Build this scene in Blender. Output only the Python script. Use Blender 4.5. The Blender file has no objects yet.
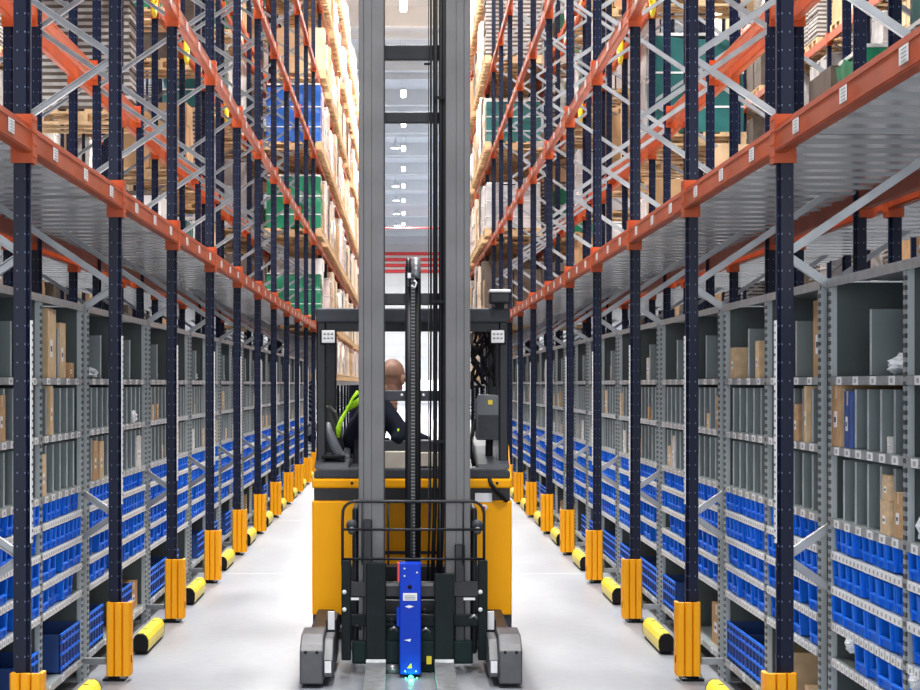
import bpy, bmesh, math, random
from mathutils import Vector, Matrix
PI = math.pi
S = bpy.context.scene
COL = S.collection
random.seed(7)

# ------------------------------------------------------------------ camera
cd = bpy.data.cameras.new('camera'); cam = bpy.data.objects.new('camera', cd); COL.objects.link(cam)
cam.location = (0, 0, 1.6); cam.rotation_euler = (PI/2, 0, 0)
cd.lens = 80.0; cd.sensor_width = 36.0; cd.shift_x = 0.0614; cd.shift_y = 0.0424
cd.clip_start = 0.05; cd.clip_end = 500
S.camera = cam
# ------------------------------------------------------------------ world
w = bpy.data.worlds.new('world'); S.world = w; w.use_nodes = True
bg = w.node_tree.nodes['Background']; bg.inputs[0].default_value = (0.86, 0.93, 1.0, 1); bg.inputs[1].default_value = 0.45
S.view_settings.view_transform = 'Standard'; S.view_settings.look = 'None'
S.view_settings.exposure = 0.1; S.view_settings.gamma = 1.0; S.view_settings.use_curve_mapping = False

def area(name, loc, rot, sx, sy, power, color=(1, 1, 1)):
    l = bpy.data.lights.new(name, 'AREA'); l.shape = 'RECTANGLE'; l.size = sx; l.size_y = sy
    l.energy = power; l.color = color
    o = bpy.data.objects.new(name, l); COL.objects.link(o); o.location = loc; o.rotation_euler = rot
    return o
LAMP_Y = [62.6 + 9.5*k for k in range(-6, 10)]
LAMP_Z = 13.2
for i, y in enumerate(LAMP_Y):
    area('lamp_light', (0, y, LAMP_Z-0.12), (0, 0, 0), 1.4, 3.0, 1400 if y < 50 else 1500, (1, 0.98, 0.95))
# unseen fill added behind the camera to brighten frontal faces and deck undersides
area('front_fill_light', (0, -9, 2.6), (PI/2, 0, 0), 9.0, 4.6, 1350, (0.95, 0.98, 1.0))
for s in (-1, 1):
    for y in (84, 104, 124, 144, 163):
        area('hall_fill_light', (s*6.5, y, LAMP_Z), (0, 0, 0), 2.5, 4.0, 2300 if y < 160 else 1200, (0.97, 0.98, 1.0))  # added fill without fixtures, lifts the far ceiling and end wall by floor bounce
for s in (-1, 1):
    for y in (14, 30, 46, 62):
        area('side_aisle_fill_light', (s*5.2, y, LAMP_Z), (0, 0, 0), 1.4, 3.0, 1300, (1, 0.97, 0.92))  # added fill out of view, lights the side aisle floors so the decks brighten

# ------------------------------------------------------------------ materials
def new_mat(name):
    m = bpy.data.materials.new(name); m.use_nodes = True
    return m, m.node_tree.nodes, m.node_tree.links, m.node_tree.nodes['Principled BSDF']
def mat(name, c, rough=0.5, metal=0.0, var=0.12, scale=6.0, emit=0.0, bump=0.0, coords='Object', spec=0.5):
    m, N, L, b = new_mat(name)
    tc = N.new('ShaderNodeTexCoord'); no = N.new('ShaderNodeTexNoise')
    no.inputs['Scale'].default_value = scale; no.inputs['Detail'].default_value = 5
    L.new(tc.outputs[coords], no.inputs['Vector'])
    r = N.new('ShaderNodeValToRGB')
    r.color_ramp.elements[0].position = 0.3; r.color_ramp.elements[1].position = 0.7
    r.color_ramp.elements[0].color = tuple(x*(1-var) for x in c)+(1,)
    r.color_ramp.elements[1].color = tuple(min(1, x*(1+var)) for x in c)+(1,)
    L.new(no.outputs['Fac'], r.inputs['Fac']); L.new(r.outputs['Color'], b.inputs['Base Color'])
    b.inputs['Roughness'].default_value = rough; b.inputs['Metallic'].default_value = metal
    b.inputs['Specular IOR Level'].default_value = spec
    if emit:
        b.inputs['Emission Color'].default_value = tuple(c)+(1,); b.inputs['Emission Strength'].default_value = emit
    if bump:
        bp = N.new('ShaderNodeBump'); bp.inputs['Strength'].default_value = bump; bp.inputs['Distance'].default_value = 0.01
        L.new(no.outputs['Fac'], bp.inputs['Height']); L.new(bp.outputs['Normal'], b.inputs['Normal'])
    return m
def holed(name, c, rough, metal, hole, pitch=0.05, hz=0.16, cols=(0.0,), hw=0.006, axis='x'):
    """painted or zinc profile with rows of punched slots"""
    m, N, L, b = new_mat(name)
    tc = N.new('ShaderNodeTexCoord'); sp = N.new('ShaderNodeSeparateXYZ'); L.new(tc.outputs['Object'], sp.inputs[0])
    def M(op, a, v=None, v2=None):
        n = N.new('ShaderNodeMath'); n.operation = op
        if isinstance(a, (int, float)): n.inputs[0].default_value = a
        else: L.new(a, n.inputs[0])
        if v is not None:
            if isinstance(v, (int, float)): n.inputs[1].default_value = v
            else: L.new(v, n.inputs[1])
        return n.outputs[0]
    z = M('FRACT', M('DIVIDE', sp.outputs['Z'], pitch))
    zz = M('LESS_THAN', M('ABSOLUTE', M('SUBTRACT', z, 0.5)), hz)
    tot = None
    for ax in ('X', 'Y'):
        for c0 in cols:
            q = M('LESS_THAN', M('ABSOLUTE', M('SUBTRACT', sp.outputs[ax], c0)), hw)
            tot = q if tot is None else M('MAXIMUM', tot, q)
    f = M('MULTIPLY', zz, tot)
    mx = N.new('ShaderNodeMix'); mx.data_type = 'RGBA'
    mx.inputs['A'].default_value = tuple(c)+(1,); mx.inputs['B'].default_value = tuple(hole)+(1,)
    L.new(f, mx.inputs['Factor']); L.new(mx.outputs['Result'], b.inputs['Base Color'])
    b.inputs['Roughness'].default_value = rough; b.inputs['Metallic'].default_value = metal; b.inputs['Specular IOR Level'].default_value = 0.22
    return m
M_ = {}
M_['navy'] = holed('navy_post_paint', (0.0022, 0.0055, 0.024), 0.4, 0.0, (0.13, 0.16, 0.24), 0.075, 0.05, (-0.016, 0.016), 0.0024)
M_['navy_plain'] = mat('navy_paint', (0.0022, 0.0055, 0.024), 0.45, spec=0.2)
M_['orange'] = mat('orange_beam_paint', (0.44, 0.066, 0.012), 0.42, 0, 0.18, 5, spec=0.3)
M_['zinc'] = mat('galvanised_steel', (0.50, 0.53, 0.55), 0.38, 0.55, 0.15, 14)
M_['deck'] = mat('deck_sheet_steel', (0.97, 0.98, 0.99), 0.22, 0.7, 0.03, 5)
M_['brace'] = mat('brace_steel', (0.33, 0.345, 0.37), 0.42, 0.3, 0.15, 9)
M_['shelf'] = mat('shelf_sheet_steel', (0.30, 0.34, 0.35), 0.42, 0.45, 0.15, 4)
M_['panel'] = mat('shelf_panel_steel', (0.065, 0.082, 0.086), 0.5, 0.1, 0.15, 3)
M_['divider'] = mat('divider_steel', (0.19, 0.225, 0.24), 0.4, 0.3, 0.15, 3)
M_['shelf_post'] = holed('shelf_upright_steel', (0.40, 0.44, 0.46), 0.4, 0.25, (0.09, 0.10, 0.11), 0.033, 0.25, (0.0,), 0.006)
M_['label'] = mat('white_label_paper', (0.82, 0.82, 0.84), 0.6, 0, 0.05)
M_['ink'] = mat('label_ink', (0.10, 0.10, 0.11), 0.6)
M_['bin'] = mat('blue_bin_plastic', (0.0, 0.17, 0.95), 0.45, 0, 0.15, 3, spec=0.2)
M_['crate'] = mat('dark_blue_crate_plastic', (0.01, 0.06, 0.28), 0.4, 0, 0.15, 3)
M_['guard'] = mat('post_guard_yellow', (0.97, 0.40, 0.006), 0.45, 0, 0.05, 4, spec=0.25)
M_['rail'] = mat('barrier_yellow', (0.88, 0.68, 0.02), 0.35, 0, 0.1, 5)
M_['code'] = mat('printed_code', (0.36, 0.36, 0.37), 0.6)
M_['black'] = mat('black_rubber', (0.006, 0.006, 0.008), 0.6, spec=0.2)
M_['kraft'] = mat('cardboard', (0.50, 0.30, 0.15), 0.75, 0, 0.15, 4)
M_['kraft2'] = mat('pale_cardboard', (0.66, 0.46, 0.27), 0.75, 0, 0.15, 4)
M_['tape'] = mat('packing_tape', (0.62, 0.50, 0.34), 0.3)
M_['wood'] = mat('pallet_wood', (0.62, 0.42, 0.23), 0.75, 0, 0.3, 8)
M_['wrap'] = mat('white_stretch_wrap', (0.80, 0.78, 0.77), 0.25, 0, 0.12, 5, bump=0.5)
M_['greywrap'] = mat('grey_stretch_wrap', (0.50, 0.49, 0.50), 0.3, 0, 0.3, 4, bump=0.5)
M_['cream'] = mat('cream_carton', (0.82, 0.70, 0.55), 0.7, 0, 0.15, 4)
M_['pinkish'] = mat('pale_pink_wrap', (0.74, 0.60, 0.56), 0.4, 0, 0.2, 5)
M_['greenwrap'] = mat('green_wrap', (0.01, 0.20, 0.10), 0.3, 0, 0.2, 3)
M_['tealwrap'] = mat('dark_teal_wrap', (0.02, 0.12, 0.12), 0.3, 0, 0.3, 3)
M_['bluewrap'] = mat('blue_wrap', (0.01, 0.10, 0.45), 0.3, 0, 0.2, 3)
M_['darkload'] = mat('dark_carton', (0.10, 0.075, 0.06), 0.7, 0, 0.3, 4)
M_['sheets'] = mat('grey_board_sheets', (0.42, 0.40, 0.39), 0.6, 0, 0.25, 10)
M_['polybag'] = mat('white_polythene', (0.80, 0.83, 0.88), 0.25, 0, 0.1, 12, bump=0.8)
M_['mast'] = mat('mast_grey_paint', (0.15, 0.15, 0.157), 0.55, 0.0, 0.12, 5)
M_['mastdark'] = mat('mast_dark_steel', (0.015, 0.016, 0.021), 0.45, 0.1, 0.2, 8, spec=0.3)
M_['truck'] = mat('truck_yellow_paint', (0.98, 0.42, 0.002), 0.45, 0, 0.04, 3, spec=0.12)
M_['cowl'] = mat('cowl_grey_plastic', (0.045, 0.05, 0.062), 0.6, 0, 0.12, 20, spec=0.3)
M_['legg'] = mat('leg_grey_paint', (0.055, 0.057, 0.068), 0.45, 0.0, 0.2, 8)
M_['forkm'] = mat('fork_dark_steel', (0.007, 0.012, 0.014), 0.55, 0.0, 0.25, 10, spec=0.15)
M_['blade'] = mat('worn_fork_steel', (0.42, 0.44, 0.46), 0.35, 0.7, 0.25, 16)
M_['teal'] = mat('carriage_green_black', (0.005, 0.017, 0.018), 0.55, 0.0, 0.2, 8, spec=0.15)
M_['chain'] = mat('chain_steel', (0.12, 0.12, 0.12), 0.45, 0.3)
M_['unit'] = mat('blue_unit_paint', (0.0, 0.04, 0.50), 0.45, 0, 0.12, 6, spec=0.15)
M_['red'] = mat('red_paint', (0.62, 0.02, 0.03), 0.4)
M_['led'] = mat('green_led', (0.05, 0.95, 0.42), 0.4, emit=6.0)
M_['yellowst'] = mat('yellow_sticker', (0.85, 0.65, 0.02), 0.5)
M_['console'] = mat('console_grey', (0.10, 0.115, 0.13), 0.45)
M_['paper'] = mat('beige_paper', (0.66, 0.60, 0.50), 0.7)
M_['skin'] = mat('skin', (0.50, 0.26, 0.18), 0.5, 0, 0.15, 30)
def skin_shading(m):
    N = m.node_tree.nodes; L = m.node_tree.links; b = N['Principled BSDF']
    src = b.inputs['Base Color'].links[0].from_socket
    tc = N.new('ShaderNodeTexCoord'); sp = N.new('ShaderNodeSeparateXYZ'); L.new(tc.outputs['Object'], sp.inputs[0])
    mr = N.new('ShaderNodeMapRange'); mr.inputs['From Min'].default_value = 0.53; mr.inputs['From Max'].default_value = 0.62; mr.inputs['To Max'].default_value = 0.55
    L.new(sp.outputs['Z'], mr.inputs['Value'])
    mx = N.new('ShaderNodeMix'); mx.data_type = 'RGBA'; L.new(mr.outputs[0], mx.inputs['Factor'])
    L.new(src, mx.inputs['A']); mx.inputs['B'].default_value = (0.17, 0.09, 0.065, 1); L.new(mx.outputs['Result'], b.inputs['Base Color'])
skin_shading(M_['skin'])     # close-cropped hair on the crown
M_['stubble'] = mat('short_hair', (0.22, 0.13, 0.10), 0.8, 0, 0.3, 80)
M_['jacket'] = mat('navy_jacket_cloth', (0.005, 0.007, 0.016), 0.9, 0, 0.2, 20, spec=0.15)
M_['hivis'] = mat('lime_hi_vis_cloth', (0.45, 0.85, 0.04), 0.8, 0, 0.25, 60, spec=0.1)
M_['reflect'] = mat('silver_reflective_tape', (0.7, 0.72, 0.74), 0.3, 0.4)
M_['trousers'] = mat('dark_trousers_cloth', (0.02, 0.022, 0.03), 0.85)
M_['seat'] = mat('black_seat_vinyl', (0.008, 0.008, 0.01), 0.5)
M_['arm'] = mat('armrest_grey_vinyl', (0.09, 0.10, 0.12), 0.5)
M_['ceil'] = mat('ceiling_sheet', (0.72, 0.74, 0.78), 0.6, 0, 0.05, 1)
M_['ceilbeam'] = mat('ceiling_beam_paint', (0.80, 0.81, 0.82), 0.5, 0, 0.05, 1)
M_['wallm'] = mat('far_wall_panel', (0.78, 0.78, 0.76), 0.6, 0, 0.04, 1)
M_['sidewall'] = mat('side_wall_panel', (0.16, 0.17, 0.19), 0.7, 0, 0.06, 1)
M_['pipe'] = mat('red_pipe_paint', (0.80, 0.06, 0.06), 0.4)
M_['lampon'] = mat('lamp_diffuser', (1.0, 0.98, 0.94), 0.4, emit=14.0)
M_['glasslit'] = mat('daylight_window', (0.90, 0.95, 1.0), 0.4, emit=2.2)
M_['lampbody'] = mat('lamp_housing', (0.75, 0.76, 0.78), 0.4)

def floor_mat():
    m, N, L, b = new_mat('polished_concrete')
    tc = N.new('ShaderNodeTexCoord')
    n1 = N.new('ShaderNodeTexNoise'); n1.inputs['Scale'].default_value = 0.9; n1.inputs['Detail'].default_value = 6
    mp = N.new('ShaderNodeMapping'); mp.inputs['Scale'].default_value = (2.2, 0.6, 1)
    L.new(tc.outputs['Object'], mp.inputs[0]); L.new(mp.outputs[0], n1.inputs['Vector'])
    r = N.new('ShaderNodeValToRGB'); r.color_ramp.elements[0].position = 0.3; r.color_ramp.elements[1].position = 0.72
    r.color_ramp.elements[0].color = (0.17, 0.185, 0.215, 1); r.color_ramp.elements[1].color = (0.29, 0.305, 0.335, 1)
    L.new(n1.outputs['Fac'], r.inputs['Fac'])
    n2 = N.new('ShaderNodeTexNoise'); n2.inputs['Scale'].default_value = 14; n2.inputs['Detail'].default_value = 8
    L.new(tc.outputs['Object'], n2.inputs['Vector'])
    mx = N.new('ShaderNodeMix'); mx.data_type = 'RGBA'; mx.blend_type = 'MULTIPLY'; mx.inputs['Factor'].default_value = 0.35
    r2 = N.new('ShaderNodeValToRGB'); r2.color_ramp.elements[0].position = 0.35; r2.color_ramp.elements[0].color = (0.75, 0.75, 0.76, 1)
    r2.color_ramp.elements[1].position = 0.6; r2.color_ramp.elements[1].color = (1, 1, 1, 1)
    L.new(n2.outputs['Fac'], r2.inputs['Fac'])
    L.new(r.outputs['Color'], mx.inputs['A']); L.new(r2.outputs['Color'], mx.inputs['B'])
    # sawn joints
    sp = N.new('ShaderNodeSeparateXYZ'); L.new(tc.outputs['Object'], sp.inputs[0])
    ad = N.new('ShaderNodeMath'); ad.operation = 'ADD'; ad.inputs[1].default_value = 3.0; L.new(sp.outputs['Y'], ad.inputs[0])
    dv = N.new('ShaderNodeMath'); dv.operation = 'DIVIDE'; dv.inputs[1].default_value = 6.75; L.new(ad.outputs[0], dv.inputs[0])
    fr = N.new('ShaderNodeMath'); fr.operation = 'FRACT'; L.new(dv.outputs[0], fr.inputs[0])
    lt = N.new('ShaderNodeMath'); lt.operation = 'LESS_THAN'; lt.inputs[1].default_value = 0.006; L.new(fr.outputs[0], lt.inputs[0])
    m2 = N.new('ShaderNodeMix'); m2.data_type = 'RGBA'; L.new(lt.outputs[0], m2.inputs['Factor'])
    L.new(mx.outputs['Result'], m2.inputs['A']); m2.inputs['B'].default_value = (0.45, 0.46, 0.48, 1)
    L.new(m2.outputs['Result'], b.inputs['Base Color'])
    rr = N.new('ShaderNodeMapRange'); rr.inputs['To Min'].default_value = 0.32; rr.inputs['To Max'].default_value = 0.5
    L.new(n1.outputs['Fac'], rr.inputs['Value']); L.new(rr.outputs[0], b.inputs['Roughness'])
    return m
M_['floor'] = floor_mat()

# ------------------------------------------------------------------ mesh builder
class MB:
    def __init__(s): s.v = []; s.f = []; s.m = []; s.mats = []; s.smooth = []
    def mi(s, m):
        if m not in s.mats: s.mats.append(m)
        return s.mats.index(m)
    def add(s, vs, fs, m, smooth=False):
        o = len(s.v); s.v += [tuple(v) for v in vs]; i = s.mi(m)
        for f in fs: s.f.append([o+k for k in f]); s.m.append(i); s.smooth.append(smooth)
        return s
    def box(s, x0, x1, y0, y1, z0, z1, m):
        vs = [(x, y, z) for x in (x0, x1) for y in (y0, y1) for z in (z0, z1)]
        return s.add(vs, [(0, 1, 3, 2), (4, 6, 7, 5), (0, 4, 5, 1), (2, 3, 7, 6), (0, 2, 6, 4), (1, 5, 7, 3)], m)
    def cbox(s, x0, x1, y0, y1, z0, z1, m, b=0.01):
        """box with all edges bevelled (24 vertices)"""
        bm = bmesh.new(); bmesh.ops.create_cube(bm, size=1)
        for v in bm.verts: v.co = Vector(((x0+x1)/2+v.co.x*(x1-x0), (y0+y1)/2+v.co.y*(y1-y0), (z0+z1)/2+v.co.z*(z1-z0)))
        bmesh.ops.bevel(bm, geom=bm.edges[:], offset=b, segments=2, affect='EDGES', profile=0.5)
        bm.verts.index_update()
        s.add([v.co[:] for v in bm.verts], [[v.index for v in f.verts] for f in bm.faces], m); bm.free(); return s
    def prism(s, pts, axis, a, b, m):
        """pts 2-D polygon extruded along axis from a to b. axis x: pts=(y,z); y: (x,z); z: (x,y)"""
        def P(p, t): return {'x': (t, p[0], p[1]), 'y': (p[0], t, p[1]), 'z': (p[0], p[1], t)}[axis]
        n = len(pts); vs = [P(p, a) for p in pts]+[P(p, b) for p in pts]
        fs = [(i, (i+1) % n, n+(i+1) % n, n+i) for i in range(n)]+[tuple(range(n))[::-1], tuple(range(n, 2*n))]
        return s.add(vs, fs, m)
    def bar(s, p, q, wd, th, m, up=(0, 1, 0)):
        p = Vector(p); q = Vector(q); d = (q-p).normalized(); u = Vector(up); n = d.cross(u).normalized(); u = n.cross(d).normalized()
        vs = []
        for e in (p, q):
            for a, b in ((-1, -1), (1, -1), (1, 1), (-1, 1)): vs.append(e+n*a*wd/2+u*b*th/2)
        return s.add(vs, [(0, 1, 2, 3), (7, 6, 5, 4), (0, 4, 5, 1), (1, 5, 6, 2), (2, 6, 7, 3), (3, 7, 4, 0)], m)
    def tube(s, pts, r, m, seg=8, smooth=True):
        pts = [Vector(p) for p in pts]; vs = []; fs = []; n = len(pts)
        rs = r if isinstance(r, (list, tuple)) else [r]*n
        ref = None
        for i, p in enumerate(pts):
            d = (pts[min(i+1, n-1)]-pts[max(i-1, 0)]).normalized()
            if ref is None: ref = Vector((0, 0, 1)) if abs(d.z) < 0.9 else Vector((1, 0, 0))
            a = d.cross(ref).normalized(); b = a.cross(d).normalized(); ref = b
            for k in range(seg):
                t = 2*PI*k/seg; vs.append(p+a*math.cos(t)*rs[i]+b*math.sin(t)*rs[i])
        for i in range(n-1):
            for k in range(seg): fs.append((i*seg+k, i*seg+(k+1) % seg, (i+1)*seg+(k+1) % seg, (i+1)*seg+k))
        fs += [tuple(range(seg))[::-1], tuple(range((n-1)*seg, n*seg))]
        return s.add(vs, fs, m, smooth)
    def cyl(s, p, q, r, m, seg=20): return s.tube([p, q], r, m, seg)
    def build(s, name, parent=None, origin=None, bevel=0):
        me = bpy.data.meshes.new(name)
        if origin is None:
            if parent is None:
                xs, ys, zs = zip(*s.v); origin = ((min(xs)+max(xs))/2, (min(ys)+max(ys))/2, min(zs))
            else: origin = WPOS[parent.name]
        ox, oy, oz = origin
        me.from_pydata([(x-ox, y-oy, z-oz) for x, y, z in s.v], [], s.f)
        for m in s.mats: me.materials.append(M_[m])
        me.polygons.foreach_set('material_index', s.m); me.polygons.foreach_set('use_smooth', s.smooth)
        bm = bmesh.new(); bm.from_mesh(me); bmesh.ops.recalc_face_normals(bm, faces=bm.faces); bm.to_mesh(me); bm.free()
        o = bpy.data.objects.new(name, me); COL.objects.link(o)
        if parent:
            pw = WPOS[parent.name]; o.parent = parent; o.location = (ox-pw[0], oy-pw[1], oz-pw[2])
        else: o.location = origin
        WPOS[o.name] = tuple(origin)
        if bevel:
            md = o.modifiers.new('bevel', 'BEVEL'); md.width = bevel; md.segments = 2; md.limit_method = 'ANGLE'
        return o
WPOS = {}
def empty(name, loc=(0, 0, 0)):
    o = bpy.data.objects.new(name, None); COL.objects.link(o); o.location = loc; o.empty_display_size = 0.2
    WPOS[o.name] = tuple(loc); return o
def tag(o, label=None, cat=None, group=None, kind=None):
    if label: o['label'] = label
    if cat: o['category'] = cat
    if group: o['group'] = group
    if kind: o['kind'] = kind
    return o
KIDS = {}
def kids(o):
    if o.name not in KIDS: KIDS[o.name] = list(o.children)
    return KIDS[o.name]
def dup(src, loc, rz=0, label=None, cat=None, group=None, scale=None):
    r = src.copy(); COL.objects.link(r); r.location = loc; r.rotation_euler = (0, 0, rz)
    if scale: r.scale = scale
    for ch in kids(src):
        c = ch.copy(); COL.objects.link(c); c.parent = r
        for g in kids(ch):
            d = g.copy(); COL.objects.link(d); d.parent = c
    tag(r, label, cat, group); return r
def merged(name, items, label, cat, group=None):
    """one object out of (mesh object, matrix) pairs, for what is too many to count"""
    vs = []; fs = []; ms = []; mats = []
    for o, M in items:
        me = o.data; off = len(vs)
        vs += [tuple(M @ v.co) for v in me.vertices]
        idx = []
        for m in me.materials:
            if m not in mats: mats.append(m)
            idx.append(mats.index(m))
        for p in me.polygons: fs.append([off+k for k in p.vertices]); ms.append(idx[p.material_index])
    me = bpy.data.meshes.new(name); me.from_pydata(vs, [], fs)
    for m in mats: me.materials.append(m)
    me.polygons.foreach_set('material_index', ms)
    o = bpy.data.objects.new(name, me); COL.objects.link(o)
    tag(o, label, cat, group, 'stuff'); return o
def TM(loc, rz=0, sc=(1, 1, 1)): return Matrix.Translation(loc) @ Matrix.Rotation(rz, 4, 'Z') @ Matrix.Diagonal((*sc, 1))

# ------------------------------------------------------------------ the rack grid
Y0 = 8.37; BAY = 2.7
def Y(n): return Y0+BAY*n
XF, XR, XB, XBR = 1.56, 2.46, 2.66, 3.57
LV = [2.6, 4.1, 5.6, 7.1, 8.6, 10.1]
NEND = 23
ORD = ['nearest', 'second', 'third', 'fourth', 'fifth', 'sixth', 'seventh', 'eighth', 'ninth', 'tenth', 'eleventh', 'twelfth',
       'thirteenth', 'fourteenth', 'fifteenth', 'sixteenth', 'seventeenth', 'eighteenth', 'nineteenth', 'twentieth', 'twenty-first', 'twenty-second', 'twenty-third', 'twenty-fourth', 'twenty-fifth', 'twenty-sixth']
LEVN = ['first', 'second', 'third', 'fourth', 'fifth', 'sixth']
def sd(s): return 'right' if s > 0 else 'left'
def bayn(s, n): return '%s bay on the %s' % (ORD[n+1], sd(s))

# ------------------------------------------------------------------ setting
b = MB().box(-14, 14, -12, 172, -0.3, 0, 'floor').build('floor', origin=(0, 0, 0)); tag(b, kind='structure')
YC0 = 46
b = MB().box(-14, 14, -12, 172, 14.0, 14.2, 'ceil').build('ceiling', origin=(0, 0, 0)); tag(b, kind='structure')
k = 1
for i, y in enumerate([YC0+2.3+4.75*j for j in range(27)]):
    mb = MB()
    if i % 2 == 0: mb.box(-14, 14, y-0.2, y+0.2, 13.35, 14.0, 'ceilbeam')
    else: mb.box(-14, 14, y-0.08, y+0.08, 13.75, 14.0, 'ceilbeam')
    o = mb.build('trim_%d' % k, origin=(0, y, 13.3)); tag(o, kind='structure'); k += 1
wl = MB().box(-14, 14, 172, 172.3, 0, 14, 'wallm')
for j in range(14): wl.box(-14, 14, 171.95, 172, 0.9+j*1.0, 0.93+j*1.0, 'ceil')
tag(wl.build('wall_far', origin=(0, 172, 0)), kind='structure')
for s, nm in ((-1, 'wall_left'), (1, 'wall_right')):
    tag(MB().box(min(s*14, s*14.3), max(s*14, s*14.3), -12, 172, 0, 14, 'sidewall').build(nm, origin=(s*14, 0, 0)), kind='structure')
wb = MB()
wb.box(-3.0, 4.5, 171.86, 171.94, 0.9, 1.9, 'glasslit')
tag(wb.build('window_1', origin=(0, 171.9, 0.9)), kind='structure')
for j, z in enumerate((12.55, 12.05, 11.58, 11.08)):
    tag(MB().cyl((-12, 171.83, z), (12, 171.83, z), 0.14, 'pipe', 12).build('pipe'),
        'red pipe running across the far end wall, %s of four' % ('topmost', 'second from the top', 'third from the top', 'lowest')[j], 'pipe', 'red pipes on the far wall')
sp_pipe = MB().cyl((-12, 139, 12.2), (12, 139, 12.2), 0.05, 'pipe', 10)
for x in (-9, 9): sp_pipe.cyl((x, 139, 12.2), (x, 139, 13.99), 0.02, 'pipe', 6)
tag(sp_pipe.build('pipe'), 'thin red sprinkler pipe crossing under the distant ceiling', 'pipe')

# ceiling lamps over the aisle
def make_lamp():
    t = empty('ceiling_lamp')
    MB().cbox(-0.12, 0.12, -0.9, 0.9, 0.0, 0.10, 'lampbody', 0.02).build('housing', t)
    MB().box(-0.09, 0.09, -0.85, 0.85, -0.05, 0.0, 'lampon').build('diffuser', t)
    for x in (-0.1, 0.1): MB().cyl((x, 0, 0.1), (x, 0, 0.8), 0.01, 'lampbody', 6).build('hanger', t)
    return t
lamp0 = make_lamp(); LN = []
for i, y in enumerate([y for y in LAMP_Y if y > 55]):
    lab = 'bright ceiling lamp over the aisle, %s in the row seen between the mast channels' % (ORD[i])
    if i == 0: lamp0.location = (0, y, LAMP_Z); tag(lamp0, lab, 'lamp', 'lamps over the aisle')
    else: dup(lamp0, (0, y, LAMP_Z), 0, lab, 'lamp', 'lamps over the aisle')
def make_dome():
    mb = MB(); seg = 20; pr = [(0.03, 0.5), (0.05, 0.3), (0.17, 0.2), (0.22, 0.0), (0.0, 0.0)]
    for (r0, z0), (r1, z1) in zip(pr, pr[1:]):
        m = 'lampon' if z0 == 0 else 'lampbody'
        for k in range(seg):
            a = 2*PI*k/seg; c = 2*PI*(k+1)/seg
            mb.add([(r0*math.cos(a), r0*math.sin(a), z0), (r0*math.cos(c), r0*math.sin(c), z0), (r1*math.cos(c), r1*math.sin(c), z1), (r1*math.cos(a), r1*math.sin(a), z1)], [(0, 1, 2, 3)], m)
    mb.cyl((0, 0, 0.48), (0, 0, 1.1), 0.02, 'lampbody', 6)
    return mb.build('dome_lamp', origin=(0, 0, 0))
dm = make_dome()
for i, y in enumerate((98, 117, 126, 136, 146)):
    lab = 'round dome lamp hanging left of the aisle lamps, %s of five' % ORD[i]
    z = 12.9
    if i == 0: dm.location = (-0.38, y, z); tag(dm, lab, 'lamp', 'dome lamps')
    else: dup(dm, (-0.45, y, z), 0, lab, 'lamp', 'dome lamps')

# ------------------------------------------------------------------ rack frames
PH = 11.4
def post_mb(x, ph=PH):
    mb = MB(); a, c = 0.031, 0.030   # half widths
    pts = [(-a, -c), (a, -c), (a, -c+0.012), (-a+0.014, -c+0.012), (-a+0.014, c-0.012), (a, c-0.012), (a, c), (-a, c)]
    pts = [(-a+0.012, -c), (a, -c), (a+0.004, -c+0.016), (a-0.012, -c+0.02), (a-0.012, c-0.02), (a+0.004, c-0.016), (a, c), (-a+0.012, c), (-a, c-0.02), (-a-0.004, 0.01), (-a-0.004, -0.01), (-a, -c+0.02)]
    mb.prism([(p[0], p[1]) for p in pts], 'z', 0.012, ph, 'navy')
    return mb
def brace_list():
    L = [((0, 0.10), (0.91, 0.10))]
    zf = [0.89+1.24*k for k in range(9)]; zr = [0.27+1.24*k for k in range(9)]
    for k in range(9):
        L.append(((0.91, zr[k]), (0, zf[k])))
        if k < 8: L.append(((0, zf[k]), (0.91, zr[k+1])))
    L.append(((0, 11.1), (0.91, 11.1)))
    return L
def brace_mb(p, q, yoff=0):
    mb = MB(); d = Vector((q[0]-p[0], 0, q[1]-p[1])).normalized()
    P = Vector((p[0], yoff, p[1]))+d*0.02; Q = Vector((q[0], yoff, q[1]))-d*0.02
    mb.bar(P+Vector((0, -0.016, 0)), Q+Vector((0, -0.016, 0)), 0.034, 0.004, 'brace')
    n = d.cross(Vector((0, 1, 0)))
    for sg in (-1, 1): mb.bar(P+n*0.015*sg, Q+n*0.015*sg, 0.004, 0.03, 'brace')
    return mb
def make_frame(front_aisle=True):
    t = empty('rack_upright_frame')
    for i, x in enumerate((0.0, 0.91)):
        p = post_mb(x).build('post', t, origin=(0, 0, 0)); p.location = (x, 0, 0)
        pl = MB().box(-0.06, 0.06, -0.07, 0.07, 0, 0.012, 'black')
        pl.cyl((-0.04, 0.055, 0.012), (-0.04, 0.055, 0.035), 0.01, 'zinc', 6); pl.cyl((0.04, -0.055, 0.012), (0.04, -0.055, 0.035), 0.01, 'zinc', 6)
        o = pl.build('base_plate', t, origin=(0, 0, 0)); o.location = (x, 0, 0)
    for p, q in brace_list(): brace_mb(p, q).build('brace', t)
    if front_aisle:
        mb = MB().box(-0.040, -0.035, -0.02, 0.02, 0.95, 1.86, 'label')
        for j in range(30): mb.box(-0.041, -0.040, -0.016, 0.016 if j % 5 == 0 else 0.004, 0.965+j*0.03, 0.975+j*0.03, 'ink')
        mb.build('number_strip', t)
    return t
def frame_single():
    mb = MB()
    for x in (0.0, 0.91):
        mb.box(x-0.034, x+0.034, -0.03, 0.03, 0, PH, 'navy_plain')
    for p, q in brace_list(): mb.bar((p[0], 0, p[1]), (q[0], 0, q[1]), 0.034, 0.025, 'brace')
    return mb.build('rack_upright_frame', origin=(0, 0, 0))
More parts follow.
